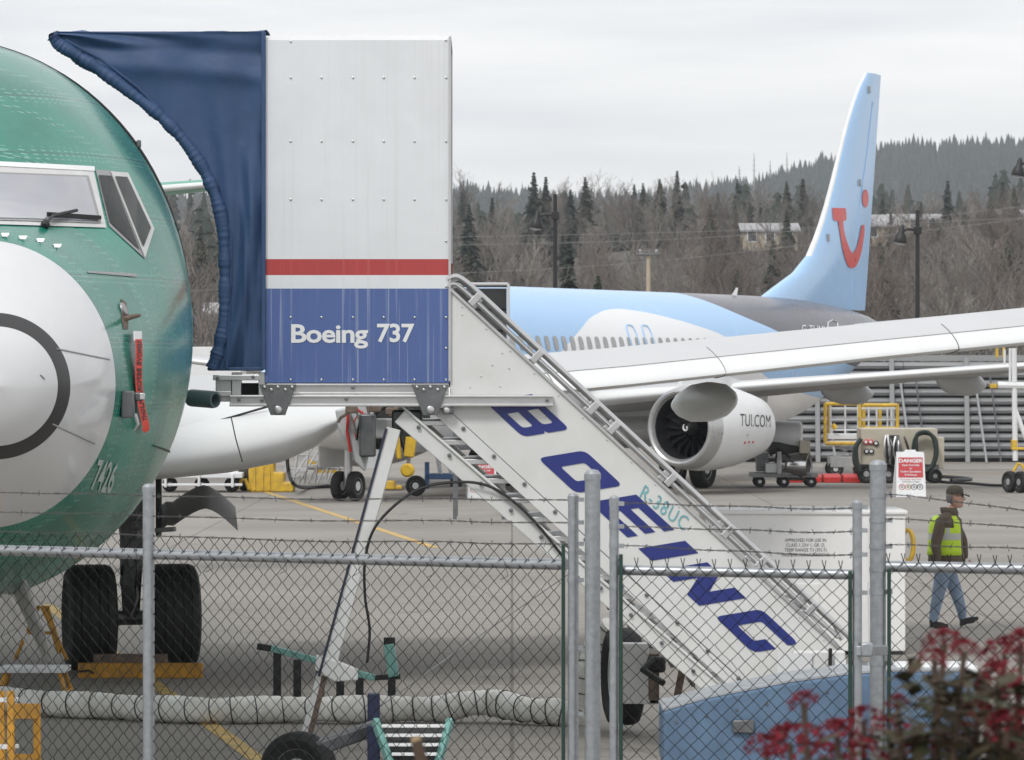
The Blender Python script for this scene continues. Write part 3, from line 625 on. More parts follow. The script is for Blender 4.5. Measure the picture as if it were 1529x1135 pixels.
for l_ in (7.0, 9.1, 12.2, 14.6):
    q = [w for w in NW]; zz = interp([w[0] for w in NW], [w[2] for w in NW], l_); s0 = interp([w[0] for w in NW], [w[1] for w in NW], l_); ch = interp([w[0] for w in NW], [w[3] for w in NW], l_)
    ring = foil(NF, l_, s0, zz, ch, interp([w[0] for w in NW], [w[4] for w in NW], l_) + .004, interp([w[0] for w in NW], [w[5] for w in NW], l_) + .004)[14:36]
    MB().tube(ring, .006, 4).build('slat_joint', M['steel'], near)
sp = [foil(NF, q[0], q[1], q[2], q[3], q[4] + .003, q[5])[18] for q in NW[1:-1]]
MB().tube(sp, .008, 4).build('slat_edge', M['gframe'], near)
WEDGE[0] = False
wing(NF, 'tailplane', [(.6, 33.6, 5.35, 3.6, .2, .15), (4, 35.5, 5.75, 2.5, .15, .1), (7.1, 37.3, 6.1, 1.4, .08, .05)], near, [M['white'], M['gwing'], M['gwing']], front=.03)
wing(NF, 'tailplane', [(.6, 33.6, 5.35, 3.6, .2, .15), (4, 35.5, 5.75, 2.5, .15, .1), (7.1, 37.3, 6.1, 1.4, .08, .05)], near, [M['white'], M['gwing'], M['gwing']], front=.03, side=-1)
finp = [(31, 5.5), (34, 6.6), (38, 12.3), (39.6, 12.3), (38.4, 5.2)]
MB().prism([NF(s, -.12, z) for s, z in finp], NF.p * .24).build('tail_fin', M['gwing'], near, smooth=False, bevel=.08)
# bare engine strut with yellow covers and loose wiring under the wing
py = MB(); py.prism([W(500, 612, 42.6), W(556, 600, 42.6), W(560, 640, 42.6), W(545, 705, 42.6), W(530, 690, 42.6), W(505, 640, 42.6)], (0, .12, 0)); py.build('strut_panel', M['wgrey'], near, smooth=False, bevel=.02)
MB().prism([W(548, 606, 42.8), W(640, 600, 42.8), W(642, 640, 42.8), W(600, 668, 42.8), W(560, 672, 42.8)], (0, .5, 0)).build('engine_strut', M['dark'], near, smooth=False, bevel=.03)
MB().box(W(549, 650, 42.5), (.16, .2, .42)).build('strut_box', M['steel'], near, bevel=.02)
MB().box(W(572, 640, 42.5), (.2, .15, .2)).build('strut_box', M['grey'], near, bevel=.02)
for i in range(16):
    a = W(rnd.uniform(515, 640), rnd.uniform(606, 618), 42.4 + rnd.random() * .2); b = a + V((rnd.uniform(-.15, .15), 0, -rnd.uniform(.05, .45)))
    MB().tube([a, (a + b) / 2 + V((rnd.uniform(-.06, .06), 0, 0)), b], rnd.uniform(.006, .02), 5).build('wiring', [M['red'], M['black'], M['alu'], M['rust']][i % 4], near)
for x, y in ((525, 612), (560, 610), (585, 614)): MB().box(W(x, y, 42.3), (.12, .08, .07)).build('connector', M['rust'], near, bevel=.01)
MB().box(W(613, 662, 42.3), (.105, .06, .27), Matrix.Rotation(.12, 3, 'Y')).build('strut_cover', M['yellow'], near, bevel=.012)
MB().box(W(594, 664, 42.35), (.05, .06, .28), Matrix.Rotation(-.1, 3, 'Y')).build('strut_cover', M['yellow'], near, bevel=.012)
MB().lathe(W(610, 702, 42.25), (-.2, -1, 0), [(0, .06), (.02, .068), (.06, .068), (.08, .05)], 20).build('strut_cap', M['yellow'], near)
MB().tube([W(612, 680, 42.3), W(608, 700, 42.35)], .02, 8).build('strut_pin', M['alu'], near)
# main gear
mg = NF(16.9, 2.75, 0); 
MB().tube([mg + V((0, 0, .56)), mg + V((0, 0, 1.05)), mg + V((.02, 0, 2.5))], [.09, .12, .15], 14).build('main_gear_strut', M['steel'], near)
MB().tube([mg + V((0, .15, 1.0)), mg + V((-.15, .4, 1.7)), mg + V((-.9, .3, 2.4))], .06, 8).build('side_brace', M['grey'], near)
MB().tube([mg - NF.p * .45 + V((0, 0, .56)), mg + NF.p * .45 + V((0, 0, .56))], .08, 10).build('axle', M['steel'], near)
tl_ = MB(); tl_.bar(mg + V((0, -.14, 1.15)), mg + V((0, -.32, .9)), .12, .04); tl_.bar(mg + V((0, -.32, .9)), mg + V((0, -.13, .62)), .12, .04); tl_.build('torque_link', M['steel'], near)
for i in range(9):
    a = mg + V((rnd.uniform(-.2, .2), -.15, rnd.uniform(.9, 1.7))); b = a + V((rnd.uniform(-.15, .15), rnd.uniform(-.08, .1), -rnd.uniform(.2, .6)))
    MB().tube(smoothpath([a, (a + b) / 2 + V((rnd.uniform(-.08, .08), -.06, 0)), b], 4), .012, 5).build('brake_line', [M['black'], M['grey']][i % 2], near)
for i in range(5): MB().box(mg + V((rnd.uniform(-.14, .14), -.16, .75 + .2 * i)), (rnd.uniform(.08, .2), .08, .1)).build('gear_fitting', M['steel'], near, bevel=.01)
def tyre(c, ax, r, w):
    ax = V(ax); h = w / 2; prof = [(-h * .6, r * .5), (-h * .8, r * .56), (-h, r * .72), (-h * .97, r * .86), (-h * .86, r * .95)]
    gr = []
    for g_ in (-.55, -.2, .2, .55): gr += [(h * (g_ - .04), r * .995), (h * (g_ - .025), r * .975), (h * (g_ + .025), r * .975), (h * (g_ + .04), r * .995)]
    prof += [(-h * .7, r * .985)] + gr + [(h * .7, r * .985)] + [(-a, b) for a, b in prof[::-1]]
    t = MB().lathe(c, ax, prof, 48).build('main_wheel', M['rubber'], near)
    MB().lathe(c, ax, [(-h * .62, .05), (-h * .62, r * .3), (-h * .5, r * .34), (-h * .5, r * .46), (-h * .66, r * .51), (h * .66, r * .51), (h * .5, r * .46), (h * .62, r * .3), (h * .62, .05)], 32).build('rim', M['grey'], t)
for s in (-1, 1): tyre(mg + NF.p * s * .44 + V((0, 0, .565)), NF.p, .565, .52)
gd = []
for t in range(13):
    u = t / 12; x = 240 + 115 * u; y = 800 - 46 * math.sin(min(u * 1.25, 1) * math.pi * .5) + 52 * max(0, u - .55) ** 1.3 * 2.1 - (8 if u < .1 else 0)
    a = W(x, y, 45.6); gd.append([a, a + V((.0, .02, .02)), a + V((-.09, 1.0, .22)), a + V((-.09, 1.0, .2))])
MB().loft(gd).build('gear_door', M['grey'], near)
MB().bar(W(237, 712, 45.7), W(237, 800, 45.7), .09, .06).build('door_link', M['black'], near, bevel=.01)
MB().bar(W(232, 792, 45.6), W(262, 790, 45.5), .05, .05).build('door_link', M['grey'], near, bevel=.01)
# ------------------------------------------------------------------ light blue airliner
a26 = R(26)
TA = V((math.sin(a26), math.cos(a26), 0)); TP = V((math.cos(a26), -math.sin(a26), 0)); TF = Frame(V((11.6, 137, 0)) - TA * 39.5, TA, TP)
def tui_skin():
    m = mat('airline_paint', (.36, .58, .86), .25, var=.03, scale=.5, coat=.12, spec=.35); n = m.node_tree.nodes; l = m.node_tree.links; b = n['Principled BSDF']
    src = b.inputs['Base Color'].links[0].from_socket
    u = n.new('ShaderNodeUVMap'); u.uv_map = 'sz'; sp = n.new('ShaderNodeSeparateXYZ'); l.new(u.outputs['UV'], sp.inputs[0])
    def curve(pts, lo, hi):
        mr = n.new('ShaderNodeMapRange'); mr.inputs['From Min'].default_value = pts[0][0]; mr.inputs['From Max'].default_value = pts[-1][0]; l.new(sp.outputs['X'], mr.inputs['Value'])
        fc = n.new('ShaderNodeFloatCurve'); c = fc.mapping.curves[0]; x0, x1 = pts[0][0], pts[-1][0]
        P = [((p[0] - x0) / (x1 - x0), (p[1] - lo) / (hi - lo)) for p in pts]
        c.points[0].location = P[0]; c.points[1].location = P[-1]
        for p in P[1:-1]: c.points.new(*p)
        fc.mapping.update(); l.new(mr.outputs[0], fc.inputs['Value'])
        m2 = n.new('ShaderNodeMapRange'); m2.inputs['To Min'].default_value = lo; m2.inputs['To Max'].default_value = hi; l.new(fc.outputs[0], m2.inputs['Value'])
        return m2.outputs[0]
    def lt(a, b_):
        x = n.new('ShaderNodeMath'); x.operation = 'LESS_THAN'
        for i, q in enumerate((a, b_)):
            if isinstance(q, (int, float)): x.inputs[i].default_value = q
            else: l.new(q, x.inputs[i])
        return x.outputs[0]
    def mix(f, a, col):
        x = n.new('ShaderNodeMix'); x.data_type = 'RGBA'; l.new(f, x.inputs['Factor']); l.new(a, x.inputs['A']); x.inputs['B'].default_value = (*col, 1); return x.outputs['Result']
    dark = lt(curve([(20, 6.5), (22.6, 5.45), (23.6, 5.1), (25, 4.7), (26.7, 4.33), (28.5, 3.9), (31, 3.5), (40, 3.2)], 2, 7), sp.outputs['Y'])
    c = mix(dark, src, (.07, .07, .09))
    low = lt(sp.outputs['Y'], curve([(0, 2.2), (9.5, 2.6), (11, 3.2), (12.1, 3.63), (13.7, 4.24), (15, 4.6), (16.6, 4.78), (18, 4.74), (19.4, 4.62), (21, 4.42), (22.8, 4.13), (24.5, 3.5), (26, 2.9), (30, 2.4), (40, 2.2)], 1, 6))
    c = mix(low, c, (.80, .81, .82))
    l.new(c, b.inputs['Base Color']); return m
M['tui'] = tui_skin(); M['lblue'] = mat('light_blue', (.36, .58, .86), .22, var=.03, coat=.5)
tui = thing('blue_airliner', 'light blue and white jetliner with a red smile on its tail fin', 'airplane', TF(18, 0, 0))
DZ = -.42
stt = [0, .02, .05, .1, .2, .35, .5, .7, .9, 1.2, 1.6, 2.1, 2.5, 2.9, 3.4, 4, 4.5, 5, 5.7, 6.5] + [7.5 + i for i in range(20)] + [27 + i * .5 for i in range(26)]
tf = MB().loft([fus_ring(TF, s, PROFT, 80, DZ) for s in stt]).build('fuselage', M['tui'], tui, ang=60); uv_sz(tf, TF)
MB().lathe(TF(39.4, 0, 4.4), TA, [(0, .3), (.5, .2), (.55, .1)], 14).build('exhaust_cone', M['steel'], tui)
finT = [(29, 5.2), (30.6, 5.55), (32, 5.95), (33.4, 6.6), (37.95, 12.3), (38.2, 12.42), (39.5, 12.42), (39.35, 11.6), (38.1, 4.9)]
def fin_rings():
    out = []
    for t in range(15):
        z = 5.0 + (12.42 - 5.0) * t / 14
        lx = interp([4.9, 5.2, 5.55, 5.95, 6.6, 12.3, 12.43], [28.8, 29.0, 30.6, 32, 33.4, 37.95, 38.2], z); tx = interp([4.9, 12.43], [38.1, 39.5], z)
        th = .26 - .15 * t / 14; n = 14; r_ = []
        for k in range(2 * n):
            up = k < n; q = k / n if up else (k - n) / n; x = (1 - q) ** 2 if up else q ** 2
            sh = (.2969 * math.sqrt(x) - .126 * x - .3516 * x * x + .2843 * x**3 - .1015 * x**4) * 10
            r_.append(TF(lx + x * (tx - lx), (th if up else -th) * sh + (.01 if up else -.01), z))
        out.append(r_)
    return out
def finmi(i, j): return 1 if (12 <= j <= 15) and i > 2 else 0
ff = MB().loft(fin_rings(), True, True, finmi).build('tail_fin', [M['lblue'], M['white']], tui)
FB = bvh([ff]); TB = bvh([tf])
def fpoly(name, pts, m, parent, B, off=.02):
    mb = MB(); ps = [onb(x, y, off, B) for x, y in pts]; mb.add(ps, [tuple(range(len(ps)))]); return mb.build(name, m, parent, smooth=False)
def fstrip(name, L_, R_, m, parent, B, off=.02, n=5):
    l_ = smoothpath([V((*p, 0)) for p in L_], n); r_ = smoothpath([V((*p, 0)) for p in R_], n)
    vs = []
    for a, b in zip(l_, r_):
        for k in range(4): q = a.lerp(b, k / 3); vs.append(onb(q.x, q.y, off, B))
    return MB().add(vs, [(4 * i + k, 4 * i + k + 1, 4 * i + k + 5, 4 * i + k + 4) for i in range(len(l_) - 1) for k in range(3)]).build(name, m, parent)
M['smile'] = mat('smile_red', (.62, .045, .04), .3, var=.05, coat=.3)
fstrip('smile_mark', [(1242, 310.5), (1242.5, 318), (1243.5, 327), (1246, 330)], [(1262, 311), (1263, 318), (1263, 327), (1262, 329.5)], M['smile'], tui, FB)
fstrip('smile_mark', [(1250.5, 328), (1253, 345), (1257, 370), (1263, 392), (1268, 400)], [(1258, 328), (1260, 347), (1266, 367), (1271, 377.5), (1273, 378)], M['smile'], tui, FB, .022)
fstrip('smile_mark', [(1273, 378), (1278, 370), (1282, 356), (1285, 340), (1286.5, 336)], [(1268, 400), (1277, 398), (1285, 378), (1289.5, 350), (1290, 336)], M['smile'], tui, FB, .022)
cir = [(1291.5 + 4.8 * math.cos(t), 296.5 + 13.5 * math.sin(t)) for t in [2 * math.pi * k / 20 for k in range(20)]]
fpoly('smile_dot', cir, M['smile'], tui, FB)
MB().tube([onb(1303, 152, .012, FB), onb(1294, 230, .012, FB), onb(1284, 300, .012, FB), onb(1268, 462, .012, FB)], .012, 4).build('rudder_hinge', M['lblue'], tui)
for x, y in ((1236, 355), (1297, 134), (1283, 273)): MB().box(onb(x, y, .02, FB), (.08, .1, .22)).build('fin_fitting', M['gframe'], tui, bevel=.01)
TS = [(.5, 34.2, 4.35, 3.4, .18, .13), (4, 36.2, 4.75, 2.4, .13, .09), (7.1, 38, 5.1, 1.3, .06, .05)]
for s in (1, -1): wing(TF, 'tailplane', TS, tui, [M['chrome'], M['wgrey'], M['wunder']], front=.03, side=s)
TWG = [(1.6, 13.6, 2.35, 7.2, .4, .3), (4.8, 15.6, 2.68, 5.2, .2, .24), (8, 17.2, 2.96, 4.1, .14, .18), (12, 19.3, 3.28, 3, .11, .14), (16.5, 21.6, 3.6, 1.7, .08, .08)]
for s in (1, -1): wing(TF, 'wing', TWG, tui, [M['white'], M['wgrey'], M['wunder']], front=.05, side=s)
for l_, r_ in ((3.4, .3), (6.6, .33), (9.6, .34), (12.6, .3)):
    s_te = interp([w[0] for w in TWG], [w[1] + w[3] for w in TWG], l_); zz = interp([w[0] for w in TWG], [w[2] for w in TWG], l_)
    canoe(TF, l_, s_te - 2.9, s_te + .9, zz - .2, r_ * .85, tui, M['wunder'], .15)
win = []
wm = MB(); c0 = onb(823, 512, 0, TB)
for i in range(38):
    s = 8.3 + i * .508
    ring = fus_ring(TF, s, PROFT, 80, DZ)
    def sid(s_, z_):
        w = interp(PROFT['s'], PROFT['w'], s_); t = interp(PROFT['s'], PROFT['t'], s_) + DZ; c = interp(PROFT['s'], PROFT['c'], s_) + DZ; q = max(0, 1 - ((z_ - c) / (t - c)) ** 2)
        return TF(s_, w * math.sqrt(q) + .012, z_)
    pts = [sid(s + .13 * math.copysign(abs(math.cos(a)) ** .6, math.cos(a)), 3.84 + .19 * math.copysign(abs(math.sin(a)) ** .6, math.sin(a))) for a in [2 * math.pi * k / 14 for k in range(14)]]
    MB().add(pts, [tuple(range(14))]).build('window', M['wshade'] if 'wshade' in M else M.setdefault('wshade', mat('window_shade', (.33, .33, .32), .25, var=.15)), tui, smooth=False)
for s in (16.75, 17.75):
    pts = [sid(s + .27 * math.copysign(abs(math.cos(a)) ** .5, math.cos(a)), 3.86 + .5 * math.copysign(abs(math.sin(a)) ** .5, math.sin(a))) for a in [2 * math.pi * k / 20 for k in range(21)]]
    MB().tube(pts, .022, 4).build('exit_outline', M['lblue'], tui)
lettering('registration', 'G-TUMW', lambda u, v: onb(1196 + u * 10.5, 497 + u * .6 - v * 17, .015, TB), M['ltext'], tui, size=1)
pts = [(1236, 500), (1236, 482), (1243, 478), (1250, 482), (1252, 500)]
MB().tube([onb(x, y, .01, TB) for x, y in pts], .02, 4).build('door_outline', M['ltext'], tui)
p = onb(875, 431, 0, TB)
an = MB(); 
for i in range(8): an.tube([p + V((.02 * i, 0, .05 + .045 * i)), p + V((.02 * (i + 1), 0, .05 + .045 * (i + 1)))], .05 - .003 * i, 6, mi=i % 2)
an.build('antenna_cover', [M['white'], M['red']], tui); MB().ball(onb(838, 428, .02, TB), .1, 6, (1, 1, .5)).build('beacon', M['red'], tui); MB().prism([onb(1096, 441, 0, TB) + V((a, 0, b)) for a, b in ((-.1, -.05), (.08, -.05), (.12, .22), (.06, .22))], (0, .03, 0)).build('antenna', M['white'], tui, smooth=False)
# engines
M['fan'] = mat('fan_blade', (.05, .05, .055), .3, .7, var=.2); M['lip'] = mat('inlet_lip', (.48, .48, .48), .3, .55, var=.05)
def engine(side):
    c = TF(12.0, 4.83 * side, 1.70) + TP * .38; ax = (TA + TP * .17 * 1.0).normalized(); kk = .86
    prof = [(0, 1.0), (-.03, 1.06), (0, 1.12), (.12, 1.18), (.4, 1.25), (.9, 1.29), (1.6, 1.27), (2.3, 1.17), (3.0, 1.0), (3.3, .92), (3.3, .86)]
    nc = MB().lathe(c, ax, [(a, r * kk) for a, r in prof], 56, mi=lambda i, j: 1 if i < 4 else 0, cap=False).build('nacelle', [M['white'], M['lip']], tui)
    MB().lathe(c, ax, [(0, 1.0 * kk), (.1, .93 * kk), (.35, .90 * kk), (.95, .90 * kk), (.95, .05)], 56, mi=lambda i, j: 0 if i < 1 else 1, cap=False).build('inlet', [M['lip'], M['black']], nc)
    u = ax.orthogonal().normalized(); w = ax.cross(u); hub = c + ax * .62
    for k in range(18):
        a = 2 * math.pi * k / 18; rings = []
        for t in range(5):
            r = .2 + .68 * t / 4 * kk; aa = a + .18 * math.sin(t / 4 * 2.2); d_ = u * math.cos(aa) + w * math.sin(aa); tn = -u * math.sin(aa) + w * math.cos(aa)
            tw = .5 + .5 * t / 4; ch = .13 + .07 * t / 4; e = (tn * math.sin(tw) + ax * math.cos(tw)) * ch; q = (tn * math.cos(tw) - ax * math.sin(tw)) * .008
            rings.append([hub + d_ * r - e, hub + d_ * r + q, hub + d_ * r + e, hub + d_ * r - q])
        MB().loft(rings).build('fan_blade', M['fan'], nc)
    spn = MB().lathe(c + ax * .28, ax, [(0, .01), (.04, .06), (.15, .14), (.3, .2), (.36, .21)], 24).build('spinner', M['black'], nc)
    def sp_pt(t): a = t * 4.6; r = .035 + .02 * t; r = .04 + .07 * t; return c + ax * (.28 + .02 + r * r * 6.2 - .02) - ax * .012 + (u * math.cos(a) + w * math.sin(a)) * r
    MB().tube([sp_pt(k / 16) for k in range(17)], [.012 + .012 * math.sin(k / 16 * 3.1) for k in range(17)], 5).build('swirl', M['ltext'], spn)
    MB().lathe(c + ax * 3.0, ax, [(0, .66), (.3, .6), (.7, .45), (.75, .3), (1.1, .05)], 32).build('exhaust', M['steel'], nc)
    b = MB(); b.loft([[TF(s, 4.83 * side + x, z) for x, z in ((-w_, zb), (w_, zb), (w_, zt), (-w_, zt))] for s, w_, zb, zt in ((12.9, .05, 2.7, 2.85), (13.6, .17, 2.6, 3.02), (15.5, .2, 2.4, 3.0), (17.5, .15, 2.2, 2.75), (18.6, .04, 2.3, 2.6))]).build('pylon', M['white'], tui)
    return c, nc
engine(-1); ec, nc = engine(1)
EB = bvh([nc])
lettering('engine_lettering', 'TUI.COM', lambda u, v: onb(1104.5 + u * 12.3 - 0.25 * u * u, 636 + u * .6 - v * 26.5, .012, EB), M['btext'], nc, size=1, bold=-.008)
for x, y, c in ((1112, 661, 'red'), (1118, 660, 'red'), (1124, 660, 'red'), (1116, 649, 'grey')): MB().ball(onb(x, y, .0, EB), .035, 4).build('stencil', M[c], nc)
# nose and main gear, belly
for s, l_, r_, w_ in ((17.9, 2.86, .56, .42), (17.9, -2.86, .56, .42), (4, 0, .36, .22)):
    c = TF(s, l_, 0); MB().tube([c + V((0, 0, r_)), c + V((0, 0, 2.2))], .11, 10).build('gear_strut', M['alu'], tui)
    for q in (-1, 1): wheel(tui, c + TP * q * (.43 if r_ > .4 else .21) + V((0, 0, r_)), TP, r_, w_, M['rubber'], M['white'], 'gear_wheel', 24)
c = TF(4.2, 0, 0)
for q in (-1, 1): MB().prism([c + TP * q * .45 + V((0, 0, 1.5)) - TA * .9, c + TP * q * .45 + V((0, 0, 1.5)) + TA * .8, c + TP * q * .6 + V((0, 0, .8)) + TA * .7, c + TP * q * .6 + V((0, 0, .8)) - TA * .6], TP * .04).build('gear_door', M['white'], tui, smooth=False)
MB().loft([[TF(s, 1.95 * math.sin(a) * k, 1.55 - .55 * math.cos(a) * k) for a in [2 * math.pi * i / 20 for i in range(20)]] for s, k in ((11.5, .3), (12.5, .8), (14, 1), (20, 1), (22, .8), (23.5, .3))]).build('belly_fairing', M['white'], tui)
# grey canopy of the second set of stairs, in front of the airline nose
p0 = W(690, 560, 92); cx0 = (672 - 764.5) * 92 / F; cx1 = (759 - 764.5) * 92 / F; zt = CH + (YH - 424) * 92 / F; zb = CH + (YH - 556) * 92 / F
cs = thing('second_stairs', 'grey open-ended stair canopy in front of the light blue fuselage', 'boarding stairs', V(((cx0 + cx1) / 2, 92, 0)))
cx1b = cx1 + .35
MB().box(((cx0 + cx1) / 2, 93.2, zt), (cx1 - cx0, 2.4, .06)).build('roof', M['wgrey'], cs, smooth=False, bevel=.02)
MB().box((cx1, 93.2, (zt + zb) / 2), (.06, 2.4, zt - zb)).build('side_wall', M['wgrey'], cs, smooth=False, bevel=.02)
MB().box((cx0, 93.2, (zt + zb) / 2), (.06, 2.4, zt - zb)).build('side_wall', M['wgrey'], cs, smooth=False, bevel=.02)
MB().box(((cx0 + cx1) / 2, 94.4, (zt + zb) / 2), (cx1 - cx0 - .08, .05, zt - zb - .1)).build('end_wall', M['wgrey'], cs, smooth=False)
for i in range(3): MB().box(((cx0 + cx1) / 2, 94.3, zb + .45 + .45 * i), (cx1 - cx0 - .1, .1, .05)).build('rib', M['steel'], cs, smooth=False)
MB().box(((cx0 + cx1) / 2, 93.2, zb), (cx1 - cx0, 2.4, .1)).build('deck', M['grey'], cs, smooth=False)
for x in (cx0 + .1, cx1 - .1):
    for y in (92.2, 94.2): MB().bar((x, y, 0), (x, y, zb), .08, .08).build('leg', M['steel'], cs, smooth=False)
# ------------------------------------------------------------------ boarding stairs
D0 = 36.0; D1 = 37.5
def S(px, py, dd=0.): return W(px, py, D0 + dd)
st = thing('boarding_stairs', 'white boarding stairs with blue fabric hood and blue lettered side', 'boarding stairs', V((S(600, 600).x, 36.7, 0)))
def streak(name, col, pale, amt):
    m = mat(name, col, .4, var=.06, scale=2); n = m.node_tree.nodes; l = m.node_tree.links; b = n['Principled BSDF']; src = b.inputs['Base Color'].links[0].from_socket
    t = n.new('ShaderNodeTexCoord'); mp_ = n.new('ShaderNodeMapping'); mp_.inputs['Scale'].default_value = (38, 1, .55); l.new(t.outputs['Object'], mp_.inputs['Vector'])
    ns = n.new('ShaderNodeTexNoise'); ns.inputs['Scale'].default_value = 1; ns.inputs['Detail'].default_value = 4; ns.inputs['Distortion'].default_value = .35; l.new(mp_.outputs[0], ns.inputs['Vector'])
    sc = n.new('ShaderNodeMapRange'); sc.inputs['From Min'].default_value = .55; sc.inputs['From Max'].default_value = .75; sc.inputs['To Max'].default_value = amt; l.new(ns.outputs['Fac'], sc.inputs['Value'])
    m3 = n.new('ShaderNodeMix'); m3.data_type = 'RGBA'; l.new(sc.outputs[0], m3.inputs['Factor']); l.new(src, m3.inputs['A']); m3.inputs['B'].default_value = (*pale, 1)
    l.new(m3.outputs['Result'], b.inputs['Base Color']); return m
M['cwhite'] = streak('cabin_white', (.70, .715, .74), (.54, .53, .51), .3); M['cwhite'].node_tree.nodes['Principled BSDF'].inputs['Roughness'].default_value = .4
M['cblue'] = streak('cabin_blue', (.075, .125, .32), (.36, .41, .52), .75); M['cred'] = streak('cabin_red', (.42, .05, .05), (.5, .18, .17), .35)
# cabin wall: one panel painted in bands, turned over at the top into the roof
rows = [(571.5, 431, 1), (431, 411, 0), (411, 387, 2), (387, 60, 0)]
for dd, nm in ((0, 'cabin_wall'), (1.5, 'cabin_wall')):
    w_ = MB(); 
    for y0, y1, mi in rows: w_.add([S(396, y0, dd), S(672, y0, dd), S(672, y1, dd), S(396, y1, dd)] if dd == 0 else [V((S(396, y0).x, D0 + dd, S(396, y0).z)), V((S(672, y0).x, D0 + dd, S(672, y0).z)), V((S(672, y1).x, D0 + dd, S(672, y1).z)), V((S(396, y1).x, D0 + dd, S(396, y1).z))], [(0, 1, 2, 3)], mi)
    if dd == 0: cab = w_.build(nm, [M['cwhite'], M['cblue'], M['cred']], st, smooth=False)
    else: cab2 = w_.build(nm, [M['cwhite'], M['cblue'], M['cred']], st, smooth=False)
for c_ in (cab, cab2): so2 = c_.modifiers.new('solid', 'SOLIDIFY'); so2.thickness = .03; so2.offset = 0
xl, xr, zt_ = S(396, 0).x, S(672, 0).x, S(0, 60).z
prf = [(D0, zt_ - .01), (D0 + .004, zt_ + .015), (D0 + .03, zt_ + .036), (D0 + .1, zt_ + .044), (D0 + .75, zt_ + .09), (D0 + 1.4, zt_ + .044), (D0 + 1.47, zt_ + .036), (D0 + 1.5, zt_ - .01)]
MB().loft([[V((x, a, b)) for a, b in prf] + [V((x, a, b - .03)) for a, b in prf[::-1]] for x in (xl, xr)]).build('roof', M['panelwhite'], st, ang=60)
MB().box(((xl + xr) / 2, D0 + .75, S(0, 574).z), (xr - xl, 1.4, .05)).build('cabin_floor', M['steel'], st, smooth=False)
bolt0 = MB().lathe((0, 0, 0), (0, -1, 0), [(0, .013), (.006, .012), (.009, .006)], 8).build('bolt', M['alu'], None); bolt_me = bolt0.data; bpy.data.objects.remove(bolt0)
bm_ = MB(); bm_.lathe((0, 0, 0), (0, -1, 0), [(0, .022), (.012, .022), (.016, .012), (.016, .001)], 6); b0 = bm_.build('bolt', M['steel'], None); big_me = b0.data; bpy.data.objects.remove(b0)
def bolts(pts, me=bolt_me, parent=st, dd=-.018, sc=1.):
    for px, py in pts:
        o = bpy.data.objects.new('bolt', me); COL.objects.link(o); o.parent = parent; o.location = S(px, py, dd) - wloc(parent); o.scale = (sc, sc, sc)
bolts([(x, y) for x in (434, 480, 527, 573, 619, 666) for y in (116, 211, 298, 474, 567)] + [(666, 60), (434, 62), (666, 360), (666, 520), (666, 428)], sc=.75)
MB().box(S(671.5, 312, -.02), (.02, .02, S(0, 56).z - S(0, 570).z)).build('edge_trim', M['alu'], st, smooth=False)
lettering('cabin_lettering', 'Boeing', lambda u, v: S(432.5 + u * 44.5, 511 - v * 38, -.020), M['ltext'], st, size=1, bold=.024, space=.95)
lettering('cabin_lettering', '737', lambda u, v: S(562 + u * 38.5, 510 - v * 37.5, -.020), M['ltext'], st, size=1, bold=.024, space=.95)
# fabric hood
def fabric():
    m = mat('hood_fabric', (.03, .07, .16), .62, var=.2, scale=1.6, bump=.5, bscale=5, dirt=(.023, .055, .13)); return m
M['fabric'] = fabric()
inner = smoothpath([V((x, y, 0)) for x, y in ((72, 56), (84, 70), (130, 98), (185, 138), (235, 178), (275, 222), (305, 272), (324, 330), (329, 400), (328, 470), (320, 520), (309, 552))], 8)
n_ = len(inner)
def outer(k):
    t = k / (n_ - 1); y = 47 + (552 - 47) * max(0, (t - .20) / .80) ** 1.05; x = 394 if t > .20 else 85 + (394 - 85) * (t / .20); return V((x, 47 if t <= .2 else y, 0))
hb = MB(); nu = 30; vs = []
for k in range(n_):
    a, b = inner[k], outer(k); t = k / (n_ - 1)
    for i in range(nu + 1):
        u = i / nu; p = a.lerp(b, u)
        f = .05 * math.sin(u * math.pi) * math.sin(t * 9 + 2.5 * u) * (.3 + t) + .025 * math.sin(u * 3.1) * math.sin(u * 13 + t * 17) + .035 * math.exp(-((u - .75) / .09) ** 2) * (t > .45) * math.sin((t - .45) * 5.7) - .03 * math.sin(t * 30) * math.exp(-((u - 1) / .08) ** 2) * .5 + .05 * math.exp(-((u - (.35 + .3 * t)) / .06) ** 2) * (t > .5) * (t - .5) * 2
        f += .03 * math.exp(-((p.y - 95 - 20 * u) / 14) ** 2) - .02 * math.exp(-((p.y - 70 - 10 * u) / 8) ** 2)
        vs.append(S(p.x, p.y, -.02 - f))
hb.add(vs, [(k * (nu + 1) + i, k * (nu + 1) + i + 1, (k + 1) * (nu + 1) + i + 1, (k + 1) * (nu + 1) + i) for k in range(n_ - 1) for i in range(nu)])
hood = hb.build('hood', M['fabric'], st, ang=70)
hb = MB(); hb.add([V((p.x, D1 + .02, p.z)) for p in vs], [(k * (nu + 1) + i, k * (nu + 1) + i + 1, (k + 1) * (nu + 1) + i + 1, (k + 1) * (nu + 1) + i) for k in range(n_ - 1) for i in range(nu)]); hb.build('hood', M['fabric'], st, ang=70)
tp = [S(x, y, -.02) for x, y in ((72, 56), (85, 48), (180, 50), (280, 48.5), (394, 47))]
MB().loft([[p, p + V((0, .4, .03 + .02 * math.sin(i * 2))), p + V((0, .78, .05)), p + V((0, 1.15, .03)), p + V((0, 1.56, 0))] for i, p in enumerate(smoothpath(tp, 5))], closed=False, cap=False).build('hood_roof', M['fabric'], hood, ang=70)
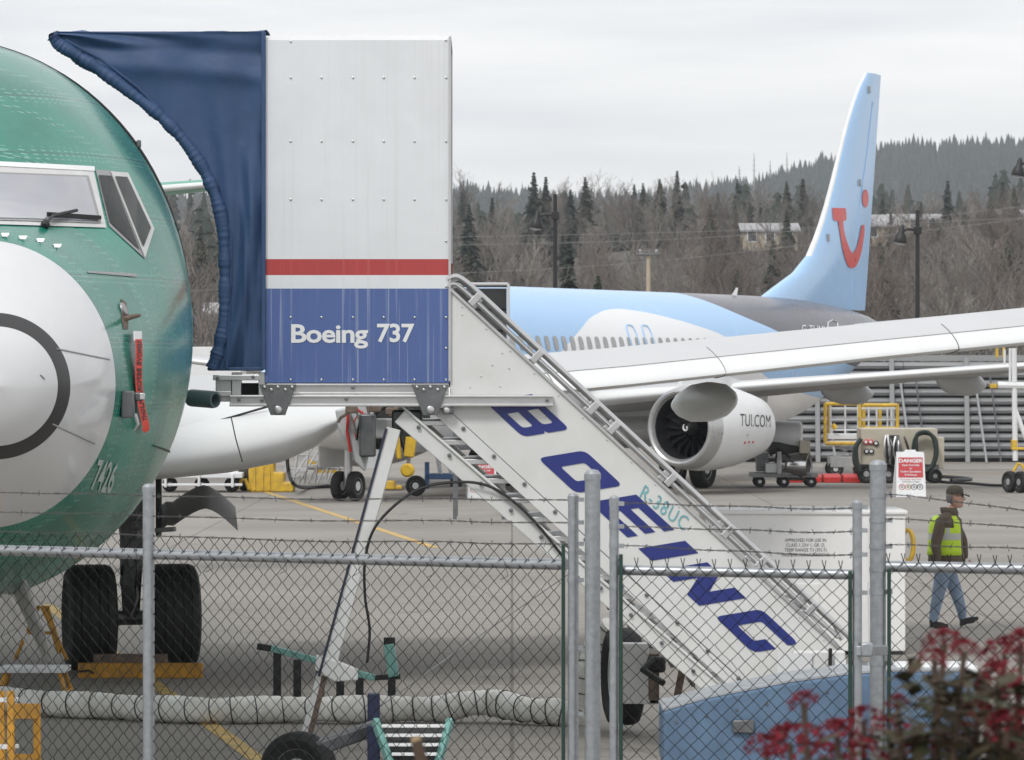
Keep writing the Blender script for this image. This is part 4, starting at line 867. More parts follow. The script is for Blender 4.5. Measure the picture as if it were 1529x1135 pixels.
for dd in (0, 1.5):
    pts = [V((0, 0, 0)) + (S(p.x + 7, p.y - 2, -.03) if dd == 0 else V((S(p.x + 7, p.y - 2).x, D1 + .03, S(0, p.y - 2).z))) for p in inner]; P2 = smoothpath(pts, 3)
    MB().tube(P2, [.052 + .006 * math.sin(i * .31 + 1.5 * math.sin(i * .13)) + .0035 * math.sin(i * 2.1 + 2 * math.sin(i * .37)) for i in range(len(P2))], 12).build('hood_pad', M['fabric'], hood, ang=80)
MB().tube([S(x, y, -.045) for x, y in ((98, 60), (150, 88), (205, 130), (262, 188), (300, 240), (322, 290), (346, 350), (345, 430), (341, 500), (338, 550))], .012, 6).build('hood_seam', M['fabric'], hood)
MB().box(S(393.5, 300, -.03), (.035, .05, S(0, 47).z - S(0, 551).z)).build('hood_hem', M['fabric'], hood, smooth=False, bevel=.008)
MB().box(S(352, 551, .0), (.46, .05, .03)).build('hood_hem', M['fabric'], hood, smooth=False, bevel=.008)
# rails, brackets, bumper
def chan(a, b, y0, y1, dd, m, nm):
    mb = MB(); p0, p1 = S(a, y0, dd), S(b, y1, dd); h = p0.z - p1.z
    mb.box(((p0.x + p1.x) / 2, p0.y + .04, (p0.z + p1.z) / 2), (p1.x - p0.x, .05, h)); mb.box(((p0.x + p1.x) / 2, p0.y, p0.z - h * .1), (p1.x - p0.x, .05, h * .2)); mb.box(((p0.x + p1.x) / 2, p0.y, p1.z + h * .12), (p1.x - p0.x + .002, .052, h * .24))
    return mb.build(nm, m, st, smooth=False, bevel=.004)
for dd in (0, 1.5):
    chan(398, 670, 573, 590, dd - .03, M['alu'], 'upper_rail'); chan(343, 826, 590.5, 607, dd - .08, M['alu'], 'slide_rail')
MB().box(((S(345, 0).x + S(820, 0).x) / 2, D0 + .72, S(0, 600).z), (S(820, 0).x - S(345, 0).x, 1.3, .06)).build('platform_frame', M['steel'], st, smooth=False)
for xa in (387, 614.6):
    br = MB().prism([S(xa + q, y, -.13) for q, y in ((0, 573.6), (55, 573.6), (39, 620), (17, 620))], (0, .02, 0)).build('bracket', M['steel'], st, smooth=False, bevel=.004)
    MB().lathe(S(xa + 28, 612, -.13), (0, -1, 0), [(0, .032), (.015, .032), (.02, .02), (.02, .001)], 14).build('roller', M['alu'], br)
    bolts([(xa + 8, 578), (xa + 18, 582), (xa + 28, 578), (xa + 39, 582), (xa + 49, 578)], dd=-.135, parent=st)
bolts([(517, 596), (527, 579), (357, 597), (391, 598), (817, 598)], big_me, dd=-.11, sc=.7)
MB().box(S(669, 613, -.05), (.09, .1, .06)).build('roller_block', M['steel'], st, bevel=.01); MB().lathe(S(667, 613, -.1), (0, -1, 0), [(0, .025), (.01, .025), (.015, .01)], 12).build('roller', M['alu'], st)
MB().lathe(W(284, 594, 36.1), W(333, 598, 35.88) - W(284, 594, 36.1), [(0, .05), (0, .068), (.02, .072), (.25, .072), (.28, .066), (.28, .05), (.1, .048)], 24).build('bumper', mat('bumper_rubber', (.11, .16, .17), .5, var=.15), st)
for x0, x1, y0, y1, dd in ((322, 346, 563, 600, .1), (346, 360, 556, 605, .05), (318, 388, 560, 568, 0), (360, 386, 572, 590, .2), (322, 345, 584, 592, .02), (386, 396, 556, 592, .02)):
    a, b = S(x0, y0, dd), S(x1, y1, dd); MB().box(((a.x + b.x) / 2, a.y + .05, (a.z + b.z) / 2), (b.x - a.x, .12, a.z - b.z)).build('linkage', M['alu'] if x0 != 360 else M['dark'], st, smooth=False, bevel=.005)
bolts([(325, 565), (378, 563)], big_me, dd=-.02, sc=.7)
# lettered side panel
side = [(672, 433), (1262, 977), (1262, 1003), (1185, 1040), (1106, 1040), (640, 611), (672, 611)]
sp_ = MB().prism([S(x, y) for x, y in side], (0, .035, 0)).build('side_panel', M['stairwhite'], st, smooth=False, bevel=.004)
MB().prism([V((S(x, y).x, D1, S(x, y).z)) for x, y in side], (0, -.035, 0)).build('side_panel', M['stairwhite'], st, smooth=False, bevel=.004)
MB().prism([S(x, y, -.008) for x, y in ((640, 611), (668, 611), (1122, 1031), (1106, 1040))], (0, .02, 0)).build('edge_strip', M['stairwhite'], st, smooth=False, bevel=.003)
MB().bar(S(669, 612, -.004), S(1122, 1030, -.004), .006, .012).build('seam', M['steel'], st, smooth=False)
MB().bar(S(673, 432, .0), S(1262, 976, .0), .05, .022).build('edge_trim', M['alu'], st, smooth=False)
bolts([(692 + 45.6 * i, 640 + 41.4 * i) for i in range(10)], big_me, dd=-.012, sc=.85)
bolts([(690 + 36 * i, 458 + 33.2 * i) for i in range(16)], dd=-.004, sc=.5); bolts([(735, 545), (718, 562), (690, 470), (750, 527), (702, 578), (747, 577), (760, 690 - 140)], dd=-.004, sc=.5)
U = (57., 52.5); Vv = (70., -11.5)
def LP(o, u, v): return (o[0] + U[0] * u + Vv[0] * v, o[1] + U[1] * u + Vv[1] * v)
def arc(pts, r, n=4):
    out = []; m_ = len(pts)
    for i, (u, v, rr) in enumerate(pts):
        if not rr: out.append((u, v)); continue
        a = V((*pts[i - 1][:2], 0)); p = V((u, v, 0)); b = V((*pts[(i + 1) % m_][:2], 0)); e1 = (a - p).normalized() * rr; e2 = (b - p).normalized() * rr
        for k in range(n + 1): t = k / n; q = (p + e1).lerp(p, t).lerp(p.lerp(p + e2, t), t); out.append((q.x, q.y))
    return out
def letter(nm, o, outl, holes=()):
    c = bpy.data.curves.new('l', 'CURVE'); c.dimensions = '2D'; c.fill_mode = 'FRONT'
    for pl in (outl,) + tuple(holes):
        s = c.splines.new('POLY'); q = arc(pl, 0); s.points.add(len(q) - 1); s.use_cyclic_u = True
        for i, (u, v) in enumerate(q): s.points[i].co = (u, v, 0, 1)
    ob = bpy.data.objects.new('l', c); COL.objects.link(ob); me = bpy.data.meshes.new_from_object(ob.evaluated_get(bpy.context.evaluated_depsgraph_get()))
    mb = MB(); mb.add([S(*LP(o, v.co.x, v.co.y), -.006) for v in me.vertices], [tuple(p.vertices) for p in me.polygons]); bpy.data.objects.remove(ob); bpy.data.curves.remove(c)
    mb.build('side_letter', M['navy'], sp_, smooth=False)
r = .14
letter('B', (724, 600), [(0, 0, 0), (1, 0, r), (1, .47, .04), (.93, .5, 0), (1, .53, .04), (1, 1, r), (0, 1, 0)], ([(.38, .17, 0), (.78, .17, .07), (.78, .4, .07), (.38, .4, 0)], [(.38, .6, 0), (.78, .6, .07), (.78, .83, .07), (.38, .83, 0)]))
letter('O', (803, 684), [(0, 0, r), (1, 0, r), (1, 1, r), (0, 1, r)], ([(.3, .24, .06), (.72, .24, .06), (.72, .76, .06), (.3, .76, .06)],))
letter('E', (880, 750), [(0, 0, 0), (1, 0, 0), (1, .22, 0), (.33, .22, 0), (.33, .39, 0), (.98, .39, 0), (.98, .61, 0), (.33, .61, 0), (.33, .78, 0), (1, .78, 0), (1, 1, 0), (0, 1, 0)])
letter('I', (953, 819), [(0, 0, 0), (.35, 0, 0), (.35, 1, 0), (0, 1, 0)])
letter('N', (986, 851), [(0, 0, 0), (.34, 0, 0), (.34, .52, 0), (.7, 0, 0), (1.02, 0, 0), (1.02, 1, 0), (.72, 1, 0), (.72, .46, 0), (.33, 1, 0), (0, 1, 0)])
letter('G', (1067, 921), [(0, 0, r), (1.02, 0, r), (1.02, .48, 0), (.74, .48, 0), (.74, .24, .05), (.3, .24, .06), (.3, .76, .06), (.98, .76, .04), (1.0, .92, .1), (.92, 1, .1), (0, 1, r)])
M['stencil'] = mat('stencil_teal', (.16, .42, .45), .6, var=.3, scale=20)
lettering('stencil_code', 'R-38UC', lambda u, v: S(953 + u * 18.5 + v * 13, 741 + u * 14 - v * 27, -.007), M['stencil'], sp_, size=1, bold=.0, space=1.15)
# handrails
for dd in (0, 1.5):
    def Q(x, y): p = S(x, y); return V((p.x, D0 + dd - .01, p.z))
    MB().tube(smoothpath([Q(668, 417), Q(681, 413), Q(697, 422), Q(722, 444)], 5) + [Q(1266, 948), Q(1278, 972)], .024, 10).build('handrail', M['alu'], st)
    MB().tube(smoothpath([Q(668, 428), Q(678, 424), Q(692, 433), Q(716, 455)], 5) + [Q(1252, 952)], .019, 10).build('handrail', M['alu'], st)
    for x, y in ((708, 449), (800, 534), (884, 611), (915, 640), (1000, 718), (1085, 796), (1135, 842), (1210, 911)):
        MB().bar(Q(x - 6, y + 6), Q(x + 9, y - 9), .06, .05, (0, 1, 0)).build('rail_bracket', M['alu'], st, smooth=False, bevel=.006)
# steps and lower stringer
for i in range(15):
    t = i / 14; x = 655 + 440 * t; y = 634 + 404 * t; p = S(x - 6, y - 2)
    MB().box((p.x, (D0 + D1) / 2, p.z), (.27, 1.38, .045)).build('tread', M['alu'], st, smooth=False, bevel=.006)
    MB().box((p.x - .12, (D0 + D1) / 2, p.z - .06), (.03, 1.36, .1)).build('riser', M['steel'], st, smooth=False)
for dd in (.03, 1.42):
    q0, q1 = S(598, 620), S(1080, 1040); MB().bar((q0.x, D0 + dd, q0.z), (q1.x, D0 + dd, q1.z), .07, .15).build('stringer', M['stairwhite'], st, smooth=False, bevel=.008)
    MB().bar((q0.x, D0 + dd - .01, q0.z + .085), (q1.x, D0 + dd - .01, q1.z + .085), .1, .02).build('stringer_flange', M['stairwhite'], st, smooth=False, bevel=.004)
bolts([(625, 640 - 2), (671, 680), (718, 722), (763, 762), (808, 802), (897, 878), (942, 928 - 10), (988, 960), (1035, 1002)], big_me, dd=-.02, sc=.85)
# strut, collar, wheel frame
MB().bar(S(588, 640, .1), S(487, 1010, .0), .12, .15, (0, 1, 0)).build('strut', M['stairwhite'], st, smooth=False, bevel=.008)
MB().bar(S(577, 640, .02), S(476, 1010, -.08), .022, .02, (0, 1, 0)).build('strut_edge', mat('strut_blue', (.02, .025, .05), .5, var=.3), st, smooth=False)
MB().bar(S(484, 1005, .02), S(447, 1150, .0), .07, .09, (0, 1, 0)).build('strut_foot', M['rust'], st, smooth=False, bevel=.006)
MB().bar(S(478, 1005, .0), S(440, 1150, -.03), .05, .05, (0, 1, 0)).build('strut_foot', M['stairwhite'], st, smooth=False, bevel=.006)
cl = MB(); cl.prism([S(x, y, -.08) for x, y in ((472, 978), (505, 988), (534, 1000), (534, 1016), (500, 1018), (470, 1000))], (0, .12, 0)); cl.build('strut_collar', M['stairwhite'], st, smooth=False, bevel=.01)
MB().lathe(S(606, 640, .2), (0, -1, 0), [(0, .06), (.1, .06), (.12, .03)], 14).build('pivot', M['steel'], st); MB().box(S(608, 632, .3), (.25, .3, .22)).build('pivot_block', M['steel'], st, bevel=.02)
MB().tube(smoothpath([S(x, y, -.06) for x, y in ((548, 990), (552, 940), (545, 890), (546, 830), (565, 780), (620, 733), (680, 720), (735, 728), (790, 770), (838, 828), (866, 866))], 6), .012, 6).build('cable', M['black'], st)
MB().tube([S(560, 1060, -.4), S(700, 960, -.1), S(862, 848, 0)], .006, 5).build('stay_wire', M['steel'], st)
wheel(st, W(930, 1010, 38.3), (1, .12, 0), .43, .3, M['rubber'], M['white'], 'road_wheel', 36)
for x0, x1, y0, y1 in ((928, 968, 960, 1046), (968, 984, 975, 1050), (926, 1010, 1043, 1050)):
    a, b = W(x0, y0, 37.9), W(x1, y1, 37.9); MB().box(((a.x + b.x) / 2, 37.9, (a.z + b.z) / 2), (b.x - a.x, .2, a.z - b.z)).build('axle_frame', M['stairwhite'] if x0 != 968 else M['rust'], st, smooth=False, bevel=.01)
MB().bar(W(1024, 975, 36.6), W(1008, 1055, 36.6), .06, .06).build('axle_frame', M['rust'], st, smooth=False, bevel=.006)
MB().tube([W(975, 985, 37.7), W(960, 1000, 37.6), W(990, 1020, 37.4)], .03, 8).build('hydraulic_line', M['black'], st)
MB().box(W(980, 992, 37.8), (.16, .15, .14)).build('hydraulic_pump', M['black'], st, bevel=.03)
M['tpost'] = mat('post_blue', (.018, .025, .075), .5, var=.3)
# front wheel, tongue and lower steps of the undercarriage
wheel(st, W(446, 1150, 34.6), (.25, 1, 0), .31, .2, M['rubber'], M['grey'], 'road_wheel', 32)
MB().bar(W(470, 1118, 34.5), W(565, 1085, 34.9), .1, .12).build('tongue', M['steel'], st, smooth=False, bevel=.02)
MB().bar(W(558, 1082, 34.7), W(558, 1150, 34.7), .1, .1).build('tongue_post', M['tpost'], st, smooth=False, bevel=.01); MB().bar(W(558, 1035, 35.4), W(558, 1082, 35.4), .1, .1).build('tongue_post', M['tpost'], st, smooth=False, bevel=.01)
MB().prism([W(566, 1080, 34.75), W(668, 1080, 34.75), W(650, 1165, 34.4), W(590, 1165, 34.4)], (0, .03, 0)).build('ladder_back', M['black'], st, smooth=False)
for s in (0, 1):
    MB().bar(W(560 if s == 0 else 672, 1076, 34.6), W(590 if s == 0 else 648, 1160, 34.2), .05, .07).build('ladder_side', M['teal'], st, smooth=False, bevel=.006)
for i in range(5):
    y = 1084 + 14 * i; a = W(570 + 5 * i, y, 34.5 - .08 * i); b = W(664 - 4 * i, y, 34.5 - .08 * i); MB().bar(a, b, .1, .02).build('ladder_rung', M['white'], st, smooth=False, bevel=.004)
# control box at the foot of the stairs
cb = MB().box(W(1222, 992, 35.6), (.42, .2, .22)).build('control_box', M['stairwhite'], st, smooth=False, bevel=.01)
MB().box(W(1186, 995, 35.48), (.28, .02, .22), Matrix.Rotation(.06, 3, 'Y')).build('placard', M['panelwhite'], cb, smooth=False)
MB().bar(W(1240, 968, 35.45), W(1239, 1006, 35.45), .03, .03).build('lever', M['black'], cb, smooth=False, bevel=.006)
MB().box(W(1255, 993, 35.48), (.09, .01, .09)).build('placard', M['ltext'], cb, smooth=False)
# ------------------------------------------------------------------ ground equipment near the jets
ch = thing('wheel_chock', 'long amber wheel chock in front of the two big black tyres', 'chock', GP(210, 1012))
d_ = GP(210, 1012).y
MB().box(W(210, 1001, d_), (186 * d_ / F, .12, 22 * d_ / F)).build('block', M['amber'], ch, smooth=False, bevel=.008)
MB().box(W(195, 984, d_ + .3), (110 * d_ / F, .15, .1)).build('crossbar', M['rust'], ch, smooth=False, bevel=.01)
MB().tube([W(118, 1003, d_ - .08), W(132, 1001, d_ - .12), W(140, 1006, d_ - .1)], .012, 6).build('rope', M['black'], ch)
def stool(label, px, py, d, w, h, dep, top, frame):
    c = W(px, py, d); o = thing('step_stand', label, 'step stand', V((c.x, d, 0)))
    for sx in (-1, 1):
        for sy in (-1, 1): MB().tube([(c.x + sx * w * .56, d + sy * dep * .6, 0), (c.x + sx * w * .42, d + sy * dep * .4, h)], .022, 8).build('leg', frame, o)
        MB().tube([(c.x + sx * w * .52, d - dep * .55, h * .3), (c.x + sx * w * .52, d + dep * .55, h * .3)], .016, 6).build('brace', frame, o)
    MB().tube([(c.x - w * .54, d - dep * .55, h * .3), (c.x + w * .54, d - dep * .55, h * .3)], .016, 6).build('brace', frame, o)
    MB().box((c.x, d, h + .02), (w * 1.05, dep, .05)).build('top_step', top, o, smooth=False, bevel=.008)
    return o
stool('amber tubular step stand with a pale tread under the green nose', 52, 990, 42, .62, .28, .5, M['panelwhite'], M['amber'])
o = thing('ladder_stand', 'amber A-frame ladder standing under the green nose beside the gear door', 'ladder', GP(60, 985))
for x0, x1 in ((62, 100), (58, 22)): MB().tube([W(x0, 905, 44.5), W(x1, 985, 44.5)], .02, 8).build('rail', M['amber'], o)
for x0, x1 in ((70, 92), (66, 88)): MB().tube([W(x0, 905, 45.2), W(x1, 975, 45.2)], .02, 8).build('rail', M['amber'], o)
MB().bar(W(40, 945, 44.5), W(82, 945, 44.5), .06, .03).build('rung', M['amber'], o, smooth=False)
o = thing('yellow_ladder', 'yellow ladder frame cut off at the bottom left corner', 'ladder', V((W(30, 1100, 31).x, 31, 0)))
for px, dd in ((2, 31), (16, 30.6), (55, 31.2)): MB().bar(W(px, 1032 if px != 55 else 1052, dd), W(px + 2, 1290, dd), .055, .05).build('rail', M['amber'], o, smooth=False, bevel=.006)
for y in (1045, 1115, 1180, 1250): MB().bar(W(-6, y, 30.8), W(20, y, 30.7), .12, .03).build('tread', M['panelwhite'], o, smooth=False, bevel=.005)
MB().bar(W(16, 1062, 30.9), W(57, 1062, 31.2), .03, .11).build('cross_panel', M['amber'], o, smooth=False, bevel=.005); MB().bar(W(16, 1130, 30.9), W(57, 1130, 31.2), .03, .04).build('brace', M['amber'], o, smooth=False)
# ribbed white air duct lying on the apron
M['duct'] = mat('duct_cloth', (.86, .85, .82), .8, var=.08, scale=5, bump=.6, bscale=9, dirt=(.62, .6, .55))
dp = [(-60, 1034, 40.6), (20, 1048, 40.2), (90, 1061, 39.9), (160, 1070, 39.7), (230, 1074, 39.4), (300, 1073, 39.2), (360, 1069, 39.2), (440, 1071, 39.3), (520, 1062, 39.2), (600, 1066, 39.3), (660, 1066, 39.3), (700, 1055, 39.3), (740, 1054, 39.3), (790, 1066, 39.1), (830, 1073, 39), (858, 1068, 39), (872, 1040, 39), (880, 1000, 38.9), (893, 965, 38.9), (915, 935, 38.8)]
P = [W(x, y, d) for x, y, d in dp]
for i, p in enumerate(P):
    if i < 15: p.z = max(p.z * .2 + .11, .122)
    if i in (11, 12): p.z += .035
pp = smoothpath(P, 14); rad = [.112 + .009 * abs(math.sin(i * math.pi / 3.4)) + .008 * math.sin(i * .23) for i in range(len(pp))]
du = thing('air_duct', 'white ribbed fabric air duct snaking along the ground behind the fence', 'duct', V((P[7].x, P[7].y, 0)))
MB().tube(pp, rad, 20).build('sleeve', M['duct'], du, ang=80)
for i in range(4, len(pp) - 2, 7):
    t = (pp[i + 1] - pp[i - 1]).normalized(); u = t.orthogonal().normalized(); w = t.cross(u)
    MB().tube([pp[i] + (u * math.cos(a) + w * math.sin(a)) * (rad[i] + .003) + t * -.02 * math.sin(a) for a in [2 * math.pi * k / 18 for k in range(19)]], .006, 5, cap=False).build('hoop', M['black'], du)
# teal rack on the apron
tr = thing('teal_rack', 'low teal and black metal rack standing beside the stair strut', 'rack', GP(490, 1048)); d_ = 41.5
def tb(a, b, w, h, m, nm='bar', dd=0.): MB().bar(W(*a, d_ + dd), W(*b, d_ + dd), w, h, (0, 1, 0)).build(nm, m, tr, smooth=False, bevel=.006)
tb((384, 965), (408, 969), .06, .07, M['black']); tb((405, 968), (475, 987), .06, .08, M['teal']); tb((530, 1005), (560, 1012), .06, .08, M['teal']); tb((555, 1012), (598, 1010), .05, .06, M['black']); tb((580, 962), (588, 1010), .1, .1, M['teal'], 'post'); tb((573, 958), (590, 958), .08, .03, M['black'])
for x, y0, y1 in ((414, 974, 1048), (444, 985, 1050), (478, 990, 1050), (508, 1010, 1048), (537, 1010, 1046), (585, 1014, 1045)): tb((x, y0), (x, y1), .075, .075, M['black'], 'leg')
tb((382, 1050), (450, 1050), .07, .03, M['teal'], 'foot'); tb((560, 1046), (595, 1030), .02, .02, M['alu'], 'pin')
# big white power cabinet behind the stairs
d_ = 48.6; a, b = W(1052, 768, d_), W(1352, 978, d_)
pc = thing('power_cabinet', 'large white metal cabinet behind the lower end of the stairs', 'cabinet', V(((a.x + b.x) / 2, d_, 0)))
M['cabw'] = mat('cabinet_white', (.82, .82, .81), .4, var=.05)
MB().box(((a.x + b.x) / 2, d_ + .7, (a.z + b.z) / 2 + .02), (b.x - a.x, 1.4, a.z - b.z - .04)).build('housing', M['cabw'], pc, smooth=False, bevel=.015)
MB().box(((a.x + b.x) / 2, d_ + .7, a.z + .02), (b.x - a.x + .05, 1.45, .05)).build('lid', M['cabw'], pc, smooth=False, bevel=.015)
MB().box((W(1300, 0, d_).x, d_ - .01, (a.z + b.z) / 2), (.012, .03, a.z - b.z - .2)).build('door_edge', M['grey'], pc, smooth=False)
MB().tube([W(1284, 768, d_), W(1284, 757, d_), W(1290, 757, d_), W(1290, 768, d_)], .014, 6).build('lifting_eye', M['cabw'], pc)
for y in (800, 930):
    MB().box(W(1306, y, d_ - .03), (.05, .05, .12)).build('latch', M['steel'], pc, bevel=.01)
MB().box(W(1150, 905, d_ - .012), (1.1, .02, .5)).build('access_panel', M['cabw'], pc, smooth=False, bevel=.006)
for i in range(5): MB().box(W(1150, 890 + i * 8, d_ - .03), (.8, .02, .025)).build('louvre', M['grey'], pc, smooth=False)
for x in (1070, 1340):
    for dd in (.2, 1.2): MB().box((W(x, 0, d_).x, d_ + dd, .06), (.15, .15, .12)).build('foot', M['steel'], pc, smooth=False)
for i, t in enumerate(('APPROVED FOR USE IN', 'CLASS 1, DIV 1, GR. D,', 'TEMP RANGE T3 (392 F)', 'HAZARDOUS LOCATIONS')):
    lettering('notice_text', t, lambda u, v, i=i: W(1203 + u * 6.0, 809 + i * 7.3 - v * 7.0, d_ - .006), M['btext'], pc, size=1, bold=-.006, align='CENTER')
lettering('number_text', '240', lambda u, v: W(1064 + u * 11, 791 - v * 10, d_ - .006), M['btext'], pc, size=1)
hz_ = MB(); 
for k in range(3): hz_.tube([W(1354 + 9 * math.sin(t) + k, 815 - 24 * math.cos(t), d_ + .3 + .07 * k) for t in [2 * math.pi * i / 20 for i in range(21)]], .02, 6)
hz_.build('yellow_hose', M['yellow'], pc)
MB().tube([W(1298, 878 - 8, d_ - .3), W(1300, 960, d_ - .3), W(1302, 985, d_ - .3)], .02, 6).build('ground_rod', M['white'], pc)
# blue tow tractor in front of the gate foot
tt = thing('blue_tractor', 'low blue tow tractor with a flat grey deck behind the gate', 'tractor', V((W(1220, 1000, 33).x, 33, 0)))
M['tblue'] = mat('tractor_blue', (.10, .165, .25), .75, var=.3, scale=5, dirt=(.075, .125, .2)); M['deck'] = mat('tractor_deck', (.33, .35, .37), .7, var=.3, scale=7)
top = [(990, 1063), (1060, 1043), (1180, 1020), (1270, 1008), (1330, 1004), (1450, 1004), (1462, 1012)]
ring0 = [W(x, y, 32.6) for x, y in top]; ring1 = [V((p.x * 1.0, 34.0, p.z)) for p in ring0]
bodyp = ring0 + [V((ring0[-1].x, 32.6, .22)), V((ring0[0].x, 32.6, .22))]
MB().prism(bodyp, (0, .9, 0)).build('body', M['tblue'], tt, smooth=False, bevel=.02)
MB().prism([p + V((0, .02, .004)) for p in ring0] + [p + V((0, .02, .02)) for p in ring0[::-1]], (0, .86, 0)).build('deck', M['deck'], tt, smooth=False)
MB().box(W(1395, 1000, 33.1), (.62, .5, .1)).build('seat', M['white'], tt, smooth=False, bevel=.03)
for i in range(6): MB().lathe(W(1010 + 45 * i, 1078 - 9 * i, 32.6), (0, -1, 0), [(0, .012), (.01, .01)], 6).build('rivet', M['steel'], tt)
MB().box(W(1110, 1085, 32.58), (.16, .03, .1)).build('handle', M['steel'], tt, bevel=.01)
for x in (1060, 1380):
    for dd in (32.75, 33.35): wheel(tt, V((W(x, 0, 32.6).x, dd, .26)), (0, 1, 0), .26, .2, M['rubber'], M['grey'])
# ------------------------------------------------------------------ carts under the far wing
def cart(label, d):
    return thing
d_ = 117; o = thing('start_cart', 'wheeled air start cart with a shiny tank below the engine', 'cart', GP(1175, 728))
def bx(nm, x0, x1, y0, y1, dep, m, par, dd=0., bev=.02, d=None):
    d = d or d_; a, b = W(x0, y0, d + dd), W(x1, y1, d + dd); return MB().box(((a.x + b.x) / 2, d + dd + dep / 2, (a.z + b.z) / 2), (b.x - a.x, dep, a.z - b.z)).build(nm, m, par, smooth=False, bevel=bev)
bx('deck', 1122, 1222, 706, 713, 1.3, M['grey'], o)
for x in (1135, 1171, 1212):
    for dd in (.1, 1.1): wheel(o, V((W(x, 0, d_).x, d_ + dd, .15)), (0, 1, 0), .15, .08, M['rubber'], M['alu'], 'caster', 16)
MB().lathe(W(1160, 695, d_ + .5), (1, -.35, 0), [(0, .1), (.03, .36), (.15, .41), (.75, .41), (.85, .36), (.9, .34), (.9, .2), (.8, .02)], 28, mi=lambda i, j: 1 if i > 5 else 0).build('tank', [M['chrome'], M['black']], o)
MB().lathe(W(1152, 651, d_ + .6), (1, -.15, 0), [(0, .02), (0, .36), (.06, .4), (.75, .4), (.82, .36), (.82, .02)], 24).build('drum', M['panelwhite'], o)
bx('engine_block', 1148, 1200, 660, 678, .7, M['black'], o, .2); bx('control_box', 1194, 1210, 658, 677, .5, M['beige'], o, -.1); bx('box', 1143, 1160, 692, 706, .5, M['panelwhite'], o, -.2); bx('side_unit', 1130, 1148, 676, 704, .6, M['steel'], o, .2)
for x in (1162, 1165): MB().tube([W(x, 672, d_ - .25), W(x, 707, d_ - .25)], .03, 6).build('upright', M['alu'], o)
MB().tube(smoothpath([W(1150, 680, d_ - .2), W(1165, 672, d_ - .3), W(1180, 684, d_ - .3)], 5), .04, 6).build('hose', M['black'], o)
lettering('cart_text', '8.5-3488  ETT025', lambda u, v: W(1166 + u * 6.3, 711.5 - v * 6.5, d_ - .02), M['btext'], o, size=1)
d_ = 121; o = thing('hydraulic_cart', 'beige hydraulic service cart with gauges and coiled dark hoses', 'cart', GP(1345, 722))
bx('housing', 1286, 1400, 640, 694, 1.6, M['beige'], o); bx('tail_box', 1396, 1410, 653, 700, 1.3, M['beige'], o, .1); bx('chassis', 1283, 1402, 694, 702, 1.5, M['steel'], o, .05)
bx('recess', 1323, 1342, 650, 694, .05, M['dark'], o, -.03, .0)
for i, (x, y) in enumerate(((1293, 660), (1300, 660), (1308, 662), (1294, 674), (1301, 674))):
    g_ = MB().lathe(W(x, y, d_), (0, -1, 0), [(0, .075), (.05, .075), (.06, .06)], 16).build('gauge', M['red'] if i < 2 else M['black'], o); MB().lathe(W(x, y, d_ - .06), (0, -1, 0), [(0, .045), (.008, .04)], 12).build('dial', M['ltext'], g_)
for i in range(14):
    x = rnd.uniform(1322, 1342); MB().tube(smoothpath([W(x, rnd.uniform(648, 656), d_ - .15), W(x + rnd.uniform(-5, 5), 672, d_ - .25), W(x + rnd.uniform(-4, 4), 693, d_ - .15)], 4), .03, 5).build('hose', [M['black'], M['alu'], M['steel']][i % 3], o)
M['hose'] = mat('green_hose', (.02, .035, .03), .5)
for k in range(3): MB().tube(smoothpath([W(x, y, d_ - .2 - .08 * k) for x, y in ((1364 + 3 * k, 690), (1364 + 2 * k, 665), (1370, 650 - k), (1384, 647 - k), (1396 - k, 655), (1399 - k, 675), (1394 - k, 695), (1386 - 2 * k, 703))], 5), .055, 7).build('hose', M['hose'], o)
for k in range(3): MB().tube(smoothpath([W(x, y, d_ - .1 - .08 * k) for x, y in ((1286, 655), (1277 + k, 668), (1276 + 2 * k, 690), (1284, 704))], 5), .06, 7).build('hose', M['hose'], o)
MB().tube(smoothpath([W(1350, 652, d_ - .1), W(1353, 660, d_ - .15), W(1358, 675, d_ - .1)], 4), .03, 5).build('hose', M['black'], o)
for x, r_ in ((1294, .26), (1327, .26), (1397, .2)):
    for dd in (.1, 1.4): wheel(o, V((W(x, 0, d_).x, d_ + dd, r_)), (0, 1, 0), r_, .16, M['rubber'], M['grey'], 'wheel', 20)
o = thing('red_hose_ramp', 'flat red hose ramp on the ground between the carts', 'ramp', GP(1235, 722))
for i in range(4): a = GP(1172 + 29 * i, 722 - 1); MB().prism([a + V((0, 0, .0)), a + V((0, 0, .16)), a + V((0, .3, .24)), a + V((0, .8, .24)), a + V((0, 1.1, 0))], (.48, 0, 0)).build('section', M['red'], o, smooth=False, bevel=.02)
cb_ = thing('ground_cable', 'black cable lying across the apron right of the beige cart', 'cable', GP(1440, 724))
MB().tube(smoothpath([GP(x, y) + V((0, 0, .04)) for x, y in ((1385, 716), (1410, 722), (1450, 724), (1490, 727), (1540, 726))], 5), .04, 6).build('cable', M['black'], cb_); MB().tube(smoothpath([GP(x, y) + V((0, 0, .05)) for x, y in ((1390, 713), (1420, 715), (1450, 718), (1420, 720))], 5), .05, 6).build('cable', M['black'], cb_)
d_ = 128; o = thing('work_platform', 'yellow and white scissor work platform behind the beige cart', 'work platform', GP(1285, 712))
for x in (1232, 1238, 1284, 1290, 1314, 1340): MB().tube([W(x, 603, d_ + (0 if x in (1232, 1284, 1340) else .9)), W(x, 661, d_ + (0 if x in (1232, 1284, 1340) else .9))], .05, 8).build('post', M['yellow'], o)
for x0, x1, y in ((1232, 1280, 603), (1290, 1340, 605), (1232, 1284, 662), (1290, 1340, 640)): MB().tube([W(x0, y, d_), W(x1, y, d_)], .055, 8).build('rail', M['yellow'], o)
